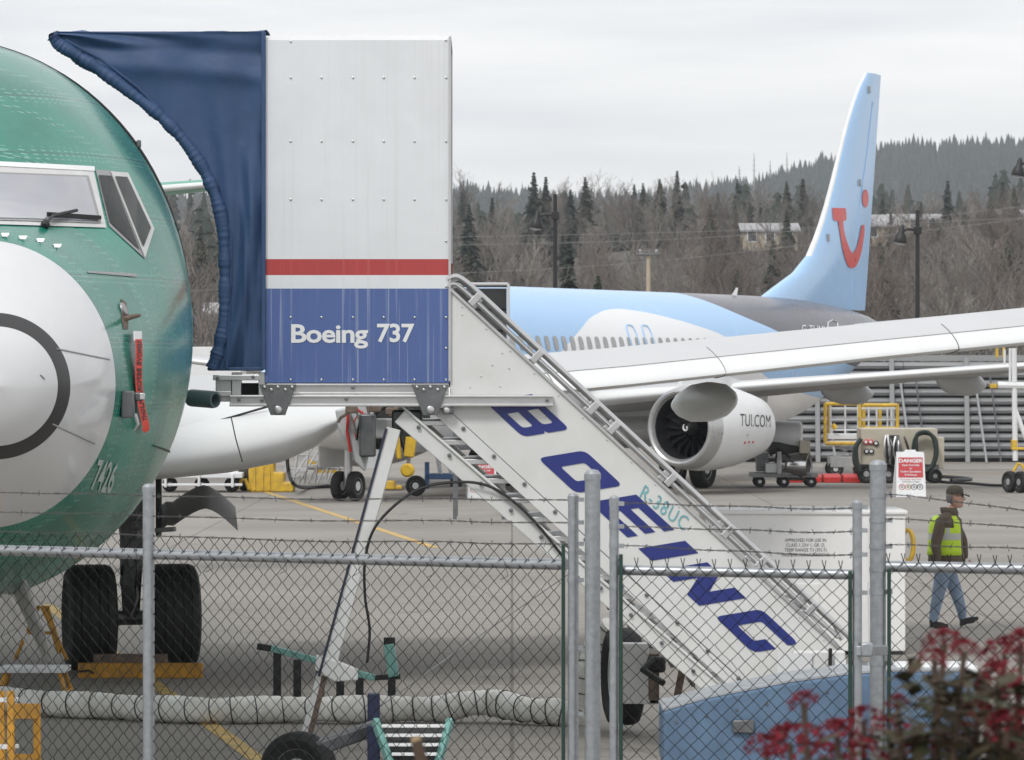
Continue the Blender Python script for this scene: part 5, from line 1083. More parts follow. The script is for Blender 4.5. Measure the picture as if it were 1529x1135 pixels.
for x in (1240, 1262, 1281, 1297, 1309, 1325, 1331): MB().tube([W(x, 604, d_ + .4), W(x, 662, d_ + .4)], .03, 6).build('baluster', M['panelwhite'], o)
for y in (610, 627, 642): MB().tube([W(1238, y, d_ + .4), W(1340, y, d_ + .4)], .025, 6).build('rail', M['panelwhite'], o)
bx('platform', 1236, 1300, 648, 656, 1.4, M['panelwhite'], o); bx('platform_apron', 1238, 1283, 658, 666, 1.3, M['panelwhite'], o); bx('base', 1240, 1300, 682, 698, 1.3, M['grey'], o)
for s in (0, 1): MB().bar(W(1246, 666 + s * 16, d_ + .2), W(1290, 682 - s * 16, d_ + .2), .08, .08).build('scissor_arm', M['grey'], o, smooth=False)
for x in (1248, 1290):
    for dd in (.1, 1.2): wheel(o, V((W(x, 0, d_).x, d_ + dd, .24)), (0, 1, 0), .24, .16, M['rubber'], M['panelwhite'], 'wheel', 18)
MB().tube([W(1243, 634, d_ - .1), W(1248, 640, d_ - .1)], .08, 6).build('control_box', M['yellow'], o)
M['signred'] = mat('sign_red', (.5, .05, .06), .5, var=.06)
def aframe(label, x0, x1, y0, y1, d, full):
    b = W((x0 + x1) / 2, y1, d); hh = W(0, y0, d).z; o = thing('warning_sign', label, 'sign', V((b.x, d, 0))); w = (x1 - x0) * d / F
    def pt(u, v, dd=0.): return V((b.x + (u - .5) * w, d + .22 * v - dd, hh * v))     # panel leaning back
    p_ = MB().prism([pt(0, 0), pt(1, 0), pt(.96, .93), (pt(.7, .95)), pt(.68, 1), pt(.32, 1), pt(.3, .95), pt(.04, .93)], (0, .04, 0)).build('front_panel', M['ltext'], o, smooth=False, bevel=.01)
    MB().prism([pt(0, 0) + V((-.05, .62, 0)), pt(1, 0) + V((-.05, .62, 0)), pt(.96, .96) + V((0, .08, 0)), pt(.04, .96) + V((0, .08, 0))], (0, .04, 0)).build('back_panel', M['ltext'], o, smooth=False, bevel=.01)
    MB().add([pt(.09, .42, .012), pt(.91, .42, .012), pt(.9, .84, .012), pt(.1, .84, .012)], [(0, 1, 2, 3)]).build('red_field', M['signred'], p_, smooth=False)
    lettering('sign_text', 'DANGER', lambda u, v: pt(.5 + u * .195, .735 + v * .105, .02), M['ltext'], p_, size=1, bold=.03, align='CENTER')
    for i, t in enumerate(('Open Fuel Cells', 'or', 'Fueling Operations', 'In Progress')): lettering('sign_text', t, lambda u, v, i=i: pt(.5 + u * .088, .66 - .068 * i + v * .055, .02), M['ltext'], p_, size=1, bold=.02, align='CENTER')
    for i, t in enumerate(('No Smoking, Open Flames', 'Cell Phones or Pagers')): lettering('sign_text', t, lambda u, v, i=i: pt(.5 + u * .066, .365 - .05 * i + v * .045, .012), M['signred'] if i == 0 else M['btext'], p_, size=1, bold=.0, align='CENTER')
    for i in range(4):
        c = pt(.2 + .2 * i, .22, .012); MB().tube([c + V((math.cos(a) * .07, 0, math.sin(a) * .07)) for a in [2 * math.pi * k / 12 for k in range(13)]], .008, 4).build('symbol', [M['signred'], M['amber'], M['btext'], M['btext']][i], p_)
        MB().box(c, (.05, .004, .05)).build('symbol', M['grey'], p_, smooth=False)
    lettering('sign_text', 'Authorized personnel only', lambda u, v: pt(.5 + u * .062, .09 + v * .04, .012), M['btext'], p_, size=1, align='CENTER') if False else None
aframe('white A-frame danger sign standing in front of the beige cart', 1338, 1383, 672, 743, 108, True)
aframe('white A-frame danger sign seen between the stair rails', 698, 742, 683, 745, 107, True)
d_ = 112; o = thing('maintenance_stand', 'white wheeled maintenance stand with yellow fittings at the right edge', 'maintenance stand', GP(1510, 705))
for x0, y0, x1, y1, r_ in ((1514, 520, 1516, 688, .07), (1516, 612, 1545, 690, .06), (1490, 575, 1560, 577, .09), (1508, 520, 1508, 570, .03), (1500, 522, 1500, 545, .03)): MB().tube([W(x0, y0, d_), W(x1, y1, d_)], r_, 8).build('tube', M['white'], o)
bx('arm_tip', 1479, 1489, 573, 580, .3, M['yellow'], o); bx('yellow_post', 1487, 1491, 519, 535, .1, M['yellow'], o); bx('yellow_post', 1497, 1501, 519, 535, .1, M['yellow'], o); bx('clamp', 1511, 1519, 657, 672, .3, M['yellow'], o, -.1); bx('crossbar', 1518, 1545, 668, 672, .1, M['yellow'], o, -.1)
for x in (1508, 1522): wheel(o, V((W(x, 0, d_).x, d_ - (.3 if x > 1510 else 0), .28)), (1, .5, 0), .28, .2, M['rubber'], M['grey'], 'wheel', 20)
MB().tube([W(1513, 704, d_ - .7), W(1520, 692, d_ - .7), W(1526, 694, d_ - .7), W(1532, 706, d_ - .7)], .04, 6).build('wheel_chock', M['yellow'], o)
# left middle distance
def dolly():
    d_ = 112; o = thing('flatbed_dolly', 'white flatbed dolly parked behind the green jet', 'dolly', GP(300, 735)); bx('bed', 232, 362, 706, 714, 2, M['white'], o, d=d_); bx('rail', 232, 362, 722, 726, .1, M['white'], o, d=d_)
    for x in (245, 295, 345): bx('stake', x, x + 4, 708, 728, .1, M['white'], o, -.06, d=d_)
    for x in (252, 300, 345): wheel(o, V((W(x, 0, d_).x, d_ + .4, .2)), (0, 1, 0), .2, .15, M['rubber'], M['alu'], 'wheel', 18)
dolly()
o = thing('chocked_tyre', 'black tyre with a yellow striped chock left of the yellow steps', 'wheel', GP(365, 733)); wheel(o, W(366, 716, 113), (1, .6, 0), .3, .25, M['rubber'], M['grey'], 'tyre', 20)
MB().tube([W(354, 731, 112.4), W(361, 716, 112.4), W(366, 716, 112.4), W(372, 731, 112.4)], .05, 6).build('chock', M['yellow'], o)
o = thing('yellow_steps', 'solid yellow moulded steps block on the apron', 'steps', GP(405, 735)); a = GP(405, 735); d_ = a.y
k_ = d_ / F
MB().prism([W(x, y, d_) for x, y in ((371, 735), (371, 692), (409, 690), (409, 705), (424, 706), (424, 720), (438, 721), (438, 735))], (0, 1.0, 0)).build('block', M['yellow'], o, smooth=False, bevel=.04)
for x in (380, 392, 402): MB().bar(W(x, 696, d_ - .01), W(x, 732, d_ - .01), .05, .04, (0, 1, 0)).build('rib', M['yellow'], o, smooth=False)
o = thing('yellow_steps', 'small yellow block on the apron right of the slanted strut', 'steps', GP(592, 731)); bx('block', 571, 590, 718, 731, .6, M['yellow'], o, d=114, bev=.03); bx('step', 590, 600, 725, 731, .6, M['yellow'], o, d=114, bev=.03)
d_ = 118; o = thing('tube_stand', 'silver tubular maintenance stairs below the near wing', 'maintenance stand', GP(470, 722))
for x in (432, 446, 462, 478, 494, 510):
    MB().tube([W(x, 664, d_), W(x - 8, 722, d_)], .035, 6).build('upright', M['alu'], o); MB().tube([W(x, 664, d_ + 1.2), W(x - 8, 722, d_ + 1.2)], .035, 6).build('upright', M['alu'], o)
for y in (664, 680, 700): MB().tube([W(430, y, d_), W(512, y, d_)], .03, 6).build('rail', M['alu'], o); MB().tube([W(430, y, d_ + 1.2), W(512, y, d_ + 1.2)], .03, 6).build('rail', M['alu'], o)
for i in range(6): MB().bar(W(436 + 11 * i, 712 - 8 * i, d_ + .1), W(447 + 11 * i, 712 - 8 * i, d_ + .1), 1.1, .04).build('tread', M['alu'], o, smooth=False)
for i in range(5): MB().tube([W(432 + 14 * i, 722, d_), W(470 + 10 * i, 664, d_)], .025, 6).build('brace', M['alu'], o)
for x0, x1, y in ((460, 500, 690), (468, 508, 703)): MB().bar(W(x0, y, d_ + 2), W(x1, y, d_ + 2), .2, .12).build('yellow_beam', M['yellow'], o, smooth=False)
o = thing('hose', 'black hose looping down to the apron under the near wing', 'hose', GP(470, 731)); MB().tube(smoothpath([W(428, 672, 110), W(431, 705, 110), W(440, 724, 110)] + [GP(x, y) + V((0, 0, .05)) for x, y in ((460, 731), (490, 729), (508, 727))], 6), .05, 6).build('hose', M['black'], o)
d_ = 109; o = thing('blue_trolley', 'blue tow trolley with one big white-hubbed wheel behind the stairs', 'trolley', GP(660, 735)); M['tb2'] = mat('trolley_blue', (.06, .13, .28), .5, var=.15)
bx('deck', 636, 742, 708, 716, 1.2, M['tb2'], o); bx('post', 634, 641, 690, 730, .2, M['tb2'], o); bx('under_box', 672, 690, 716, 727, .6, M['black'], o)
wheel(o, V((W(621, 0, d_).x, d_, .26)), (.25, 1, 0), .26, .14, M['rubber'], M['white'], 'wheel', 24); wheel(o, V((W(735, 0, d_).x, d_, .16)), (0, 1, 0), .16, .1, M['rubber'], M['grey'], 'wheel', 18)
for x in (652, 668): MB().tube([W(x, 676, d_ + .5), W(x + 6, 708, d_ + .5)], .06, 6).build('tube', M['panelwhite'], o)
o = thing('white_truck', 'white box truck seen between the green nose and the stair bumper', 'truck', V((W(320, 0, 150).x, 150, 0))); bx('box', 268, 360, 518, 640, 3, M['white'], o, d=150); bx('cab', 225, 268, 560, 655, 2.4, M['white'], o, d=150); bx('window', 230, 262, 570, 598, .05, M['dglass'], o, -.04, d=150)
for x in (245, 335): wheel(o, V((W(x, 0, 150).x, 150.1, .45)), (0, 1, 0), .45, .25, M['rubber'], M['grey'], 'wheel', 18)
# ------------------------------------------------------------------ walking person
def person():
    d = 53.7; bx_, bz = 1415, 937
    def J(px, py, dd=0.): return V(((px - bx_) / 117, dd * 1.08, (bz - py) / 117))
    base = W(bx_, bz, d); base.z = 0
    vs = []; es = []; rs = []
    def add(p, r, par=None):
        vs.append(p); rs.append(r)
        if par is not None: es.append((par, len(vs) - 1))
        return len(vs) - 1
    pel = add(J(1411, 846), (.155, .13)); ab = add(J(1412, 828), (.15, .125), pel); ches = add(J(1414, 800), (.165, .14), ab); up = add(J(1416, 783), (.14, .12), ches); nk = add(J(1420, 769), (.06, .06), up); hd0 = add(J(1423, 760), (.06, .06), nk)
    ns = add(J(1404, 784, -.17), (.075, .075), up); ne = add(J(1394, 815, -.24), (.062, .062), ns); nw = add(J(1398, 836, -.23), (.045, .045), ne); nh = add(J(1399, 843, -.23), (.032, .04), nw)
    fs = add(J(1425, 785, .17), (.07, .07), up); fe = add(J(1440, 812, .23), (.06, .06), fs); fw = add(J(1442, 832, .22), (.045, .045), fe); fh = add(J(1444, 840, .22), (.03, .04), fw)
    nhp = add(J(1408, 854, -.1), (.105, .105), pel); nkn = add(J(1400, 888, -.11), (.075, .075), nhp); nan = add(J(1393, 924, -.11), (.055, .055), nkn); nhe = add(J(1392, 932, -.11), (.045, .045), nan); nto = add(J(1410, 934, -.12), (.045, .028), nhe)
    fhp = add(J(1415, 854, .1), (.105, .105), pel); fkn = add(J(1428, 884, .1), (.075, .075), fhp); fan = add(J(1438, 918, .1), (.055, .055), fkn); fhe = add(J(1438, 929, .1), (.045, .045), fan); fto = add(J(1457, 925, .08), (.045, .028), fhe)
    me = bpy.data.meshes.new('body'); me.from_pydata(vs, es, []); ob = bpy.data.objects.new('body', me); COL.objects.link(ob)
    sk = ob.modifiers.new('skin', 'SKIN'); sk.use_smooth_shade = True; ss = ob.modifiers.new('sub', 'SUBSURF'); ss.levels = 2; ss.render_levels = 2
    for i, r_ in enumerate(rs): me.skin_vertices[0].data[i].radius = (r_[0] * 1.12, r_[1] * 1.12)
    me.skin_vertices[0].data[0].use_root = True
    m2 = bpy.data.meshes.new_from_object(ob.evaluated_get(bpy.context.evaluated_depsgraph_get())); bpy.data.objects.remove(ob)
    mb = MB(); mb.add([v.co for v in m2.vertices], [tuple(p.vertices) for p in m2.polygons])
    for i, f in enumerate(mb.f):
        c = sum((mb.v[k] for k in f), V()) / len(f); z = c.z
        arm = abs(c.y) > .17 and z > .70
        if z < .085: mi = 3
        elif arm: mi = 2 if (z < .815) else 1
        elif z > 1.45: mi = 2
        elif z > .80: mi = 1
        else: mi = 0
        mb.m[i] = mi
    # head with face, merged into the same body mesh
    hc = J(1426, 748); rings = []
    for zz, rx, ry, ox in ((-.135, .045, .045, .025), (-.12, .062, .055, .03), (-.09, .08, .066, .022), (-.05, .088, .073, .012), (-.01, .094, .077, .004), (.04, .1, .08, -.004), (.08, .092, .075, -.008), (.11, .06, .05, -.01), (.125, .01, .01, -.01)):
        rings.append([hc + V((ox + rx * math.cos(a), ry * math.sin(a), zz)) for a in [2 * math.pi * k / 18 for k in range(18)]])
    mb.loft(rings, True, True, 2)
    mb.loft([[hc + V((.085, y, z)) for y, z in ((-.014, .01), (.014, .01), (.012, .02), (-.012, .02))], [hc + V((.125, y, z)) for y, z in ((-.017, -.038), (.017, -.038), (.01, -.022), (-.01, -.022))], [hc + V((.092, y, z)) for y, z in ((-.02, -.05), (.02, -.05), (.015, -.04), (-.015, -.04))]], True, True, 2)
    mb.box(hc + V((.094, 0, -.075)), (.016, .05, .012), None, 4); mb.ball(hc + V((-.005, -.082, -.02)), .03, 5, (.6, .35, 1.1), 2); mb.ball(hc + V((-.005, .082, -.02)), .03, 5, (.6, .35, 1.1), 2)
    for s in (-1, 1): mb.ball(hc + V((.084, s * .033, .01)), .013, 4, (1, 1, 1), 5)
    # fingers
    for base_, yy in ((J(1400, 843, -.23), -.23), (J(1445, 841, .22), .22)):
        for k in range(4):
            a = base_ + V((-.027 + .018 * k, 0, -.02)); mb.tube([a, a + V((.006, 0, -.035)), a + V((.02, .004 * (1 if yy < 0 else -1), -.058 - .008 * (k in (1, 2)))), a + V((.032, .01 * (1 if yy < 0 else -1), -.07))], [.0105, .0095, .0085, .006], 6, 2)
        a = base_ + V((.028, 0, .008)); mb.tube([a, a + V((.022, 0, -.02)), a + V((.03, 0, -.045))], [.012, .011, .008], 6, 2)
    for v in mb.v: v += base
    o = thing('person', 'person in brown jacket, yellow safety vest, jeans and cap walking right', 'person', base)
    mj = mat('denim', (.24, .31, .42), .85, var=.3, scale=7, bump=.4, bscale=14); mk = mat('jacket_brown', (.125, .097, .072), .85, var=.25, scale=8, bump=.5, bscale=12); ms = mat('skin', (.55, .33, .25), .5, var=.08)
    mb.build('body', [mj, mk, ms, M['black'], mat('lips', (.3, .12, .1), .5), M['dark']], o, ang=80)
    def loop(cx, z, rx, ry, n=28, ox=0.): return [base + V((cx + ox + rx * math.cos(a), ry * math.sin(a), z)) for a in [2 * math.pi * k / n for k in range(n)]]
    # jacket skirt and vest around the trunk
    X = lambda px: (px - bx_) / 121
    MB().loft([loop(X(1415), 1.40, .10, .12), loop(X(1414), 1.34, .18, .22), loop(X(1413), 1.18, .205, .22), loop(X(1412), 1.0, .21, .215), loop(X(1413), .88, .225, .22), loop(X(1414), .80, .235, .22), loop(X(1414), .785, .2, .18)], True, False).build('jacket', mk, o, ang=80)
    hv = mat('vest_yellow', (.55, .78, .04), .6, var=.1, bump=.3, bscale=10); hg = mat('vest_stripe', (.5, .52, .5), .35, var=.06)
    # open vest: leaves the front (facing +x) uncovered
    rows_ = [(1.385, .14, .17), (1.32, .195, .235), (1.24, .21, .235), (1.17, .216, .232), (1.09, .218, .23), (1.02, .22, .228), (.96, .226, .228), (.9, .232, .23)]
    vm = MB(); n = 40; vv = []
    for z, rx, ry in rows_:
        for k in range(n + 1):
            a = .75 + (2 * math.pi - 1.5) * k / n; vv.append(base + V((X(1413) + rx * math.cos(a) * 1.03, ry * math.sin(a) * 1.04, z)))
    for r_ in range(len(rows_) - 1):
        for k in range(n):
            a = .75 + (2 * math.pi - 1.5) * (k + .5) / n; hole = rows_[r_][0] > 1.12 and abs(abs(math.sin(a)) - 1) < .07
            if hole and r_ < 2: continue
            i = r_ * (n + 1) + k; vm.f.append([i, i + 1, i + n + 2, i + n + 1]); vm.m.append(1 if r_ in (3,) or (r_ < 3 and (.16 < k / n < .22 or .78 < k / n < .84)) else 0)
    vm.v = vv; ve = vm.build('safety_vest', [hv, hg], o, ang=80); s_ = ve.modifiers.new('s', 'SOLIDIFY'); s_.thickness = .008
    MB().loft([loop(X(1420), 1.37, .09, .1, 20), loop(X(1418), 1.42, .11, .115, 20), loop(X(1416), 1.475, .105, .105, 20), loop(X(1415), 1.485, .085, .085, 20), loop(X(1418), 1.4, .07, .07, 20)], True, False).build('hood_collar', mk, o, ang=80)
    hb_ = base + hc; cm = mat('cap_cloth', (.085, .075, .06), .85, var=.2, scale=20)
    cap = MB(); cap.loft([[hb_ + V((-.006 + rx * math.cos(a), ry * math.sin(a), z)) for a in [2 * math.pi * k / 20 for k in range(20)]] for z, rx, ry in ((.03, .108, .09), (.05, .11, .092), (.09, .104, .087), (.125, .08, .067), (.142, .04, .03), (.146, .004, .004))], True, True)
    cp = cap.build('cap', cm, o, ang=70)
    br_ = MB(); br_.loft([[hb_ + V((.07, y, .04)) for y in (-.085, -.04, 0, .04, .085)], [hb_ + V((.13, y, .034 - abs(y) * .15)) for y in (-.078, -.04, 0, .04, .078)], [hb_ + V((.175, y * .7, .02 - abs(y) * .2)) for y in (-.078, -.04, 0, .04, .078)]], False, False)
    b2 = br_.build('cap_brim', cm, cp); s_ = b2.modifiers.new('s', 'SOLIDIFY'); s_.thickness = .008
    hr = MB(); hr.loft([[hb_ + V((-.012 + rx * math.cos(a), ry * math.sin(a), z)) for a in [math.pi * .5 + .35 + (math.pi - .7) * k / 12 for k in range(13)]] for z, rx, ry in ((.04, .104, .086), (.0, .103, .085), (-.04, .098, .08), (-.075, .085, .068))], False, False); h2 = hr.build('hair', mat('grey_hair', (.2, .19, .18), .8, var=.3, scale=60), o); s_ = h2.modifiers.new('s', 'SOLIDIFY'); s_.thickness = .012
    gl = MB(); gl.tube([hb_ + V((-.01, -.088, .015)), hb_ + V((.092, -.075, .014))], .004, 5); 
    for s in (-1, 1): gl.tube([hb_ + V((.103 - .01 * abs(math.cos(a)), s * .036 + .026 * math.cos(a), .008 + .017 * math.sin(a))) for a in [2 * math.pi * k / 12 for k in range(13)]], .0035, 4)
    gl.build('glasses', M['black'], o)
    for sx, pts in (('n', [(1388, 934, -.11), (1414, 936, -.12)]), ('f', [(1434, 931, .1), (1460, 926, .08)])):
        a, b = base + J(*pts[0]), base + J(*pts[1]); a.z = .012; up_ = .05
        MB().loft([[a + V((0, y, z)) for y, z in ((-.045, 0), (.045, 0), (.045, .09), (-.045, .09))], [a.lerp(b, .5) + V((0, y, z)) for y, z in ((-.052, 0), (.052, 0), (.045, .07), (-.045, .07))], [b + V((0, y, z)) for y, z in ((-.04, 0), (.04, 0), (.035, .04), (-.035, .04))]]).build('shoe', M['black'], o, ang=70)
person()
# ------------------------------------------------------------------ chain link fence
M['mesh'] = mat('vinyl_wire', (.010, .013, .012), .75, var=.2, spec=.2); M['gbar'] = mat('green_vinyl', (.012, .04, .03), .45, var=.1); M['barb'] = mat('barbed_steel', (.10, .10, .10), .5, .6, var=.3)
ZR = CH - (843 - YH) * 23 / F
def fline(a, b):
    A = V(((a[0] - 764.5) * a[1] / F, a[1], 0)); B = V(((b[0] - 764.5) * b[1] / F, b[1], 0))
    def f(px):
        k = (px - 764.5) / F; e = B - A; t = (k * A.y - A.x) / (e.x - k * e.y); return A + e * t
    return f
def post(o, f, px, top, r, nm='post', dd=0., bands=()):
    p = f(px) + V((0, dd, 0)); z = CH + (YH - top) * p.y / F
    q = MB().lathe((p.x, p.y, -.02), (0, 0, 1), [(0, r), (z - .03, r), (z - .03, r * 1.1), (z, r * 1.1), (z + r * .45, r * .75), (z + r * .6, .005)], 20).build(nm, M['galv'], o)
    for y in bands:
        zz = CH + (YH - y) * p.y / F; MB().lathe((p.x, p.y, zz - .012), (0, 0, 1), [(0, r * 1.02), (0, r * 1.1), (.026, r * 1.1), (.026, r * 1.02)], 18).build('band', M['galv'], q); MB().box((p.x + r * 1.3, p.y - .01, zz), (.04, .015, .022)).build('band_bolt', M['galv'], q)
    return q
def netting(o, f, x0, x1, ztop, spikes):
    A, B = f(x0), f(x1); ln = (B - A).length; t = (B - A).normalized(); nrm = V((t.y, -t.x, 0)); a = .0405; n = int(ln / a); mb = MB(); hgt = .0395
    rows_ = int((ztop - .05) / hgt); r_ = .0031
    for k in range(n):
        pts = []
        for j in range(rows_ + 1):
            s = ((j + k) % 2); z = ztop - j * hgt; pts.append(A + t * ((k + s) * a) + nrm * (.004 * (1 if s else -1)) + V((0, 0, z + rnd.uniform(-.0025, .0025))) + t * rnd.uniform(-.0025, .0025))
        if spikes and (k % 2) == 0:
            pts = [pts[0] + V((0, 0, .045)) + t * .008] + pts
        mb.tube(pts, r_, 4, cap=False)
        if spikes and (k % 2) == 0: mb.tube([pts[1], pts[1] + V((0, 0, .045)) - t * .012], r_, 4)
    return mb.build('chain_link_mesh', M['mesh'], o, kind='stuff')
def barbed(o, f, pts):
    P = []
    for px, py in pts: p = f(px); P.append(V((p.x, p.y, CH + (YH - py) * p.y / F)))
    L_ = smoothpath(P, 24); mb = MB(); ln = 0; nb_ = 0
    fine = []
    for a, b in zip(L_[:-1], L_[1:]):
        m_ = max(1, int((b - a).length / .02))
        for k in range(m_): fine.append(a.lerp(b, k / m_))
    t0 = (P[-1] - P[0]).normalized(); u = V((0, 0, 1)); w = t0.cross(u).normalized()
    for ph in (0, math.pi):
        mb.tube([p + (u * math.cos(i * .9 + ph) + w * math.sin(i * .9 + ph)) * .003 + V((0, 0, .004 * math.sin(i * .07) + .003 * math.sin(i * .19))) for i, p in enumerate(fine)], .0021, 4)
    for i in range(4, len(fine), 6):
        p = fine[i] + V((0, 0, .004 * math.sin(i * .07))); 
        for q in range(2):
            a = rnd.uniform(0, 6.28); d_ = (u * math.sin(a) + w * math.cos(a) * .5 + t0 * rnd.uniform(-.5, .5)).normalized() * .017; mb.tube([p - d_, p + d_], .0018, 3)
    return mb.build('barbed_wire', M['barb'], o)
def rail(o, f, x0, x1, y0, y1, r=.03, nm='top_rail'):
    a, b = f(x0), f(x1); MB().tube([V((a.x, a.y + .03, CH + (YH - y0) * a.y / F)), V((b.x, b.y + .03, CH + (YH - y1) * b.y / F))], r, 16).build(nm, M['galv'], o)
fA = fline((0, 24.8), (840, 23.0)); fB = fline((917, 22.25), (1280, 21.95)); fC = fline((1310, 22.7), (1529, 22.45))
of = thing('chain_link_fence', 'chain link fence with barbed wire running across the left foreground', 'fence', fA(420))
post(of, fA, 222, 722, .033); rail(of, fA, -60, 846, 820.5, 843.5)
netting(of, fA, -60, 842, CH + (YH - 826) * 23 / F + .04, False)
MB().bar(fA(841) + V((0, -.02, .0)), fA(841) + V((0, -.02, CH + (YH - 812) * 23 / F)), .02, .02).build('tension_bar', M['gbar'], of, smooth=False, bevel=.004)
for y0, y1 in ((737, 747), (766, 781), (795, 813)): barbed(of, fA, [(-60, y0 - .5), (222, y0 + (y1 - y0) * .2), (420, y0 + (y1 - y0) * .52 + 2), (640, y0 + (y1 - y0) * .8 + 1), (852, y1)])
for i in range(7): 
    p = fA(90 + 110 * i); z = CH + (YH - (822 + 2.6 * i)) * p.y / F; MB().tube([p + V((0, -.01, z + .02)), p + V((.02, -.02, z - .03)), p + V((.03, -.0, z - .08)), p + V((-.01, -.0, z - .1))], .002, 4).build('wire_tie', M['barb'], of)
post(of, fA, 856, 735, .028, 'end_post', 0, (746, 780, 812, 866, 968, 1066)); post(of, fA, 884.5, 702, .041, 'gate_post', -.05)
og = thing('chain_link_gate', 'chain link gate with spiked mesh in front of the lower stairs', 'gate', fB(1098))
post(og, fB, 917, 738, .024, 'gate_stile', 0, (752, 786, 815, 875, 978, 1085)); post(og, fB, 1280, 745, .024, 'gate_stile', 0, (757, 792, 828, 885, 990)); rail(og, fB, 917, 1280, 851.5, 858.5, .026)
netting(og, fB, 927, 1270, CH + (YH - 851) * 22.1 / F + .01, True)
for x in (927, 1269): MB().bar(fB(x) + V((0, -.02, 0)), fB(x) + V((0, -.02, CH + (YH - (829 if x < 1000 else 850)) * 22.1 / F)), .02, .02).build('tension_bar', M['gbar'], og, smooth=False, bevel=.004)
for y0, y1 in ((752, 758), (787, 793), (815, 828)): barbed(og, fB, [(924, y0), (1040, y0 + (y1 - y0) * .4 + 1), (1160, y0 + (y1 - y0) * .7 + 2), (1276, y1)])
oc = thing('chain_link_fence', 'chain link fence section right of the tall gate post, before the walking person', 'fence', fC(1420))
post(oc, fC, 1311, 688, .042, 'gate_post', 0, (740, 777, 816, 850, 884, 990)); rail(oc, fC, 1318, 1620, 846, 852)
netting(oc, fC, 1326, 1620, CH + (YH - 846) * 22.6 / F + .02, True)
MB().bar(fC(1327) + V((0, -.02, 0)), fC(1327) + V((0, -.02, CH + (YH - 850) * 22.6 / F)), .02, .02).build('tension_bar', M['gbar'], oc, smooth=False, bevel=.004)
for y0, y1, y2 in ((738, 750, 764), (775, 781, 789), (814, 817, 820)): barbed(oc, fC, [(1318, y0), (1430, y1), (1540, y2), (1620, y2 + 3)])
lt = thing('gate_latch', 'steel latch and strap joining the gate to the tall post', 'latch', fB(1290) + V((0, 0, 1.6)))
MB().bar(W(1282, 972, 21.9), W(1322, 971, 22.3), .03, .05).build('strap', M['galv'], lt, smooth=False, bevel=.004); MB().box(W(1294, 970, 21.9), (.06, .05, .07)).build('catch', M['galv'], lt, bevel=.008)
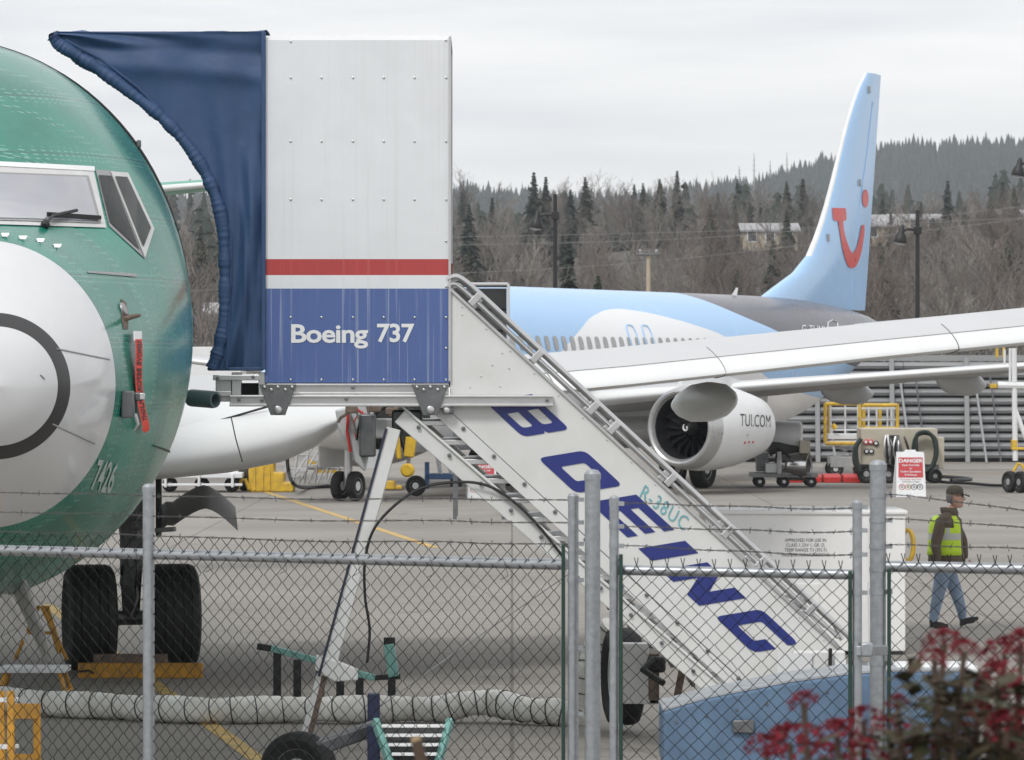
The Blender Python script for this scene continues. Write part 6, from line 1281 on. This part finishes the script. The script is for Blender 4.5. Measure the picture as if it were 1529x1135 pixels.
# ------------------------------------------------------------------ flowering shrub in the near right corner
def shrub():
    rg = random.Random(9); D = 8.0
    o = thing('flowering_shrub', 'dark leaved shrub with dull red flower clusters, out of focus in the corner', 'shrub', V((W(1400, 1135, D).x, D, 0)))
    mf = mat('flower_red', (.19, .022, .032), .8, var=.5, scale=30, dirt=(.075, .009, .014), spec=.15); ml = mat('shrub_leaf', (.036, .05, .022), .7, var=.5, scale=14, dirt=(.05, .018, .014), spec=.2); mstem = mat('shrub_stem', (.07, .045, .03), .8, var=.3)
    cl = [(1200, 1048, 22), (1180, 1110, 40), (1145, 1118, 30), (1250, 1100, 34), (1290, 1075, 28), (1330, 1090, 30), (1410, 962, 30), (1395, 985, 22), (1440, 972, 24), (1500, 978, 34), (1525, 960, 26), (1490, 1010, 30), (1520, 1040, 36), (1460, 1070, 30), (1505, 1085, 34), (1420, 1110, 30), (1370, 1120, 30), (1290, 1130, 34), (1230, 1130, 30), (1530, 1110, 34), (1340, 1050, 18)]
    fm = []
    for v in range(3):
        mb = MB()
        for i in range(190):
            a = rg.uniform(0, 6.28); e = rg.uniform(-.5, 1.57); r = rg.uniform(.45, 1) ** .6; c = V((math.cos(a) * math.cos(e), math.sin(a) * math.cos(e), math.sin(e) * .7)) * r
            q = V((rg.gauss(0, 1), rg.gauss(0, 1), rg.gauss(0, 1))).normalized(); w = q.orthogonal().normalized(); h = q.cross(w); s = rg.uniform(.06, .13)
            mb.add([c + w * s, c + h * s, c - w * s, c - h * s], [(0, 1, 2, 3)])
        ob = mb.build('flower_cluster', mf, None, smooth=False); fm.append(ob.data); bpy.data.objects.remove(ob)
    sm = MB(); lf = MB()
    for i, (x, y, r) in enumerate(cl):
        d = D + rg.uniform(-.35, .5); p = W(x, y, d); q = bpy.data.objects.new('flower_cluster', fm[i % 3]); COL.objects.link(q); q.parent = o; q.location = p - o.location; s = r * d / F * 1.15; q.scale = (s, s, s); q.rotation_euler = (rg.uniform(-.3, .3), rg.uniform(-.3, .3), rg.uniform(0, 6))
        b = V((W(1350 + (x - 1350) * .6, 0, d).x, d + rg.uniform(-.1, .1), 1.0)); sm.tube(smoothpath([b, b.lerp(p, .5) + V((rg.uniform(-.05, .05), 0, 0)), p], 4), .006, 5)
        for k in range(26):
            t = rg.uniform(0, 1) ** .7; c = p + V((rg.gauss(0, .03) , rg.gauss(0, .03), -.02 - .26 * t)); a = rg.uniform(0, 6.28); dv = V((math.cos(a), math.sin(a), rg.uniform(-.5, .4))).normalized(); w = dv.cross(V((0, 0, 1))).normalized() * rg.uniform(.009, .017); ln = rg.uniform(.04, .08)
            lf.add([c, c + dv * ln * .5 + w, c + dv * ln + V((0, 0, -.012)), c + dv * ln * .5 - w], [(0, 1, 2, 3)])
    for k in range(1000):
        x = rg.gauss(1440, 75); y = rg.uniform(1010, 1300)
        if x < 1330 and y < 1090: continue
        d = D + rg.uniform(-.4, .6); c = W(x, y, d); a = rg.uniform(0, 6.28); dv = V((math.cos(a), math.sin(a), rg.uniform(-.5, .5))).normalized(); w = dv.cross(V((0, 0, 1))).normalized() * rg.uniform(.01, .018); ln = rg.uniform(.05, .09)
        lf.add([c, c + dv * ln * .5 + w, c + dv * ln, c + dv * ln * .5 - w], [(0, 1, 2, 3)])
    for i in range(8): b = V((W(1300 + 30 * i, 0, D).x, D + rg.uniform(-.2, .3), 0)); sm.tube([b, b + V((rg.uniform(-.05, .05), 0, 1.2))], [.015, .009], 6)
    sm.build('stems', mstem, o); lf.build('foliage', ml, o, smooth=False, kind='stuff')
    st_ = W(622, 1106, 9); tw = thing('plant_stem', 'blurred cut brown stem poking up at the bottom edge', 'stem', V((st_.x, 9, 0)))
    MB().tube([V((st_.x - .03, 9, 0)), st_ + V((.0, 0, -.3)), st_ + V((.012, 0, -.05)), st_], [.016, .014, .013, .012], 10).build('stem', mstem, tw); MB().tube([st_ + V((0, 0, -.002)), st_ + V((-.002, 0, .008))], [.012, .009], 10).build('cut_tip', mat('cut_wood', (.3, .22, .12), .8), tw)
shrub()
# ------------------------------------------------------------------ air
hzb = MB().box((0, 1650, 100), (2600, 3420, 206)).build('haze', [], None, smooth=False, kind='stuff')
hm = bpy.data.materials.new('haze'); hm.use_nodes = True; hn = hm.node_tree.nodes; hn.clear()
pv = hn.new('ShaderNodeVolumePrincipled'); pv.inputs['Color'].default_value = (.9, .95, 1, 1); pv.inputs['Density'].default_value = 1.6e-4; pv.inputs['Anisotropy'].default_value = .2
ho = hn.new('ShaderNodeOutputMaterial'); hm.node_tree.links.new(pv.outputs['Volume'], ho.inputs['Volume']); hzb.data.materials.append(hm)
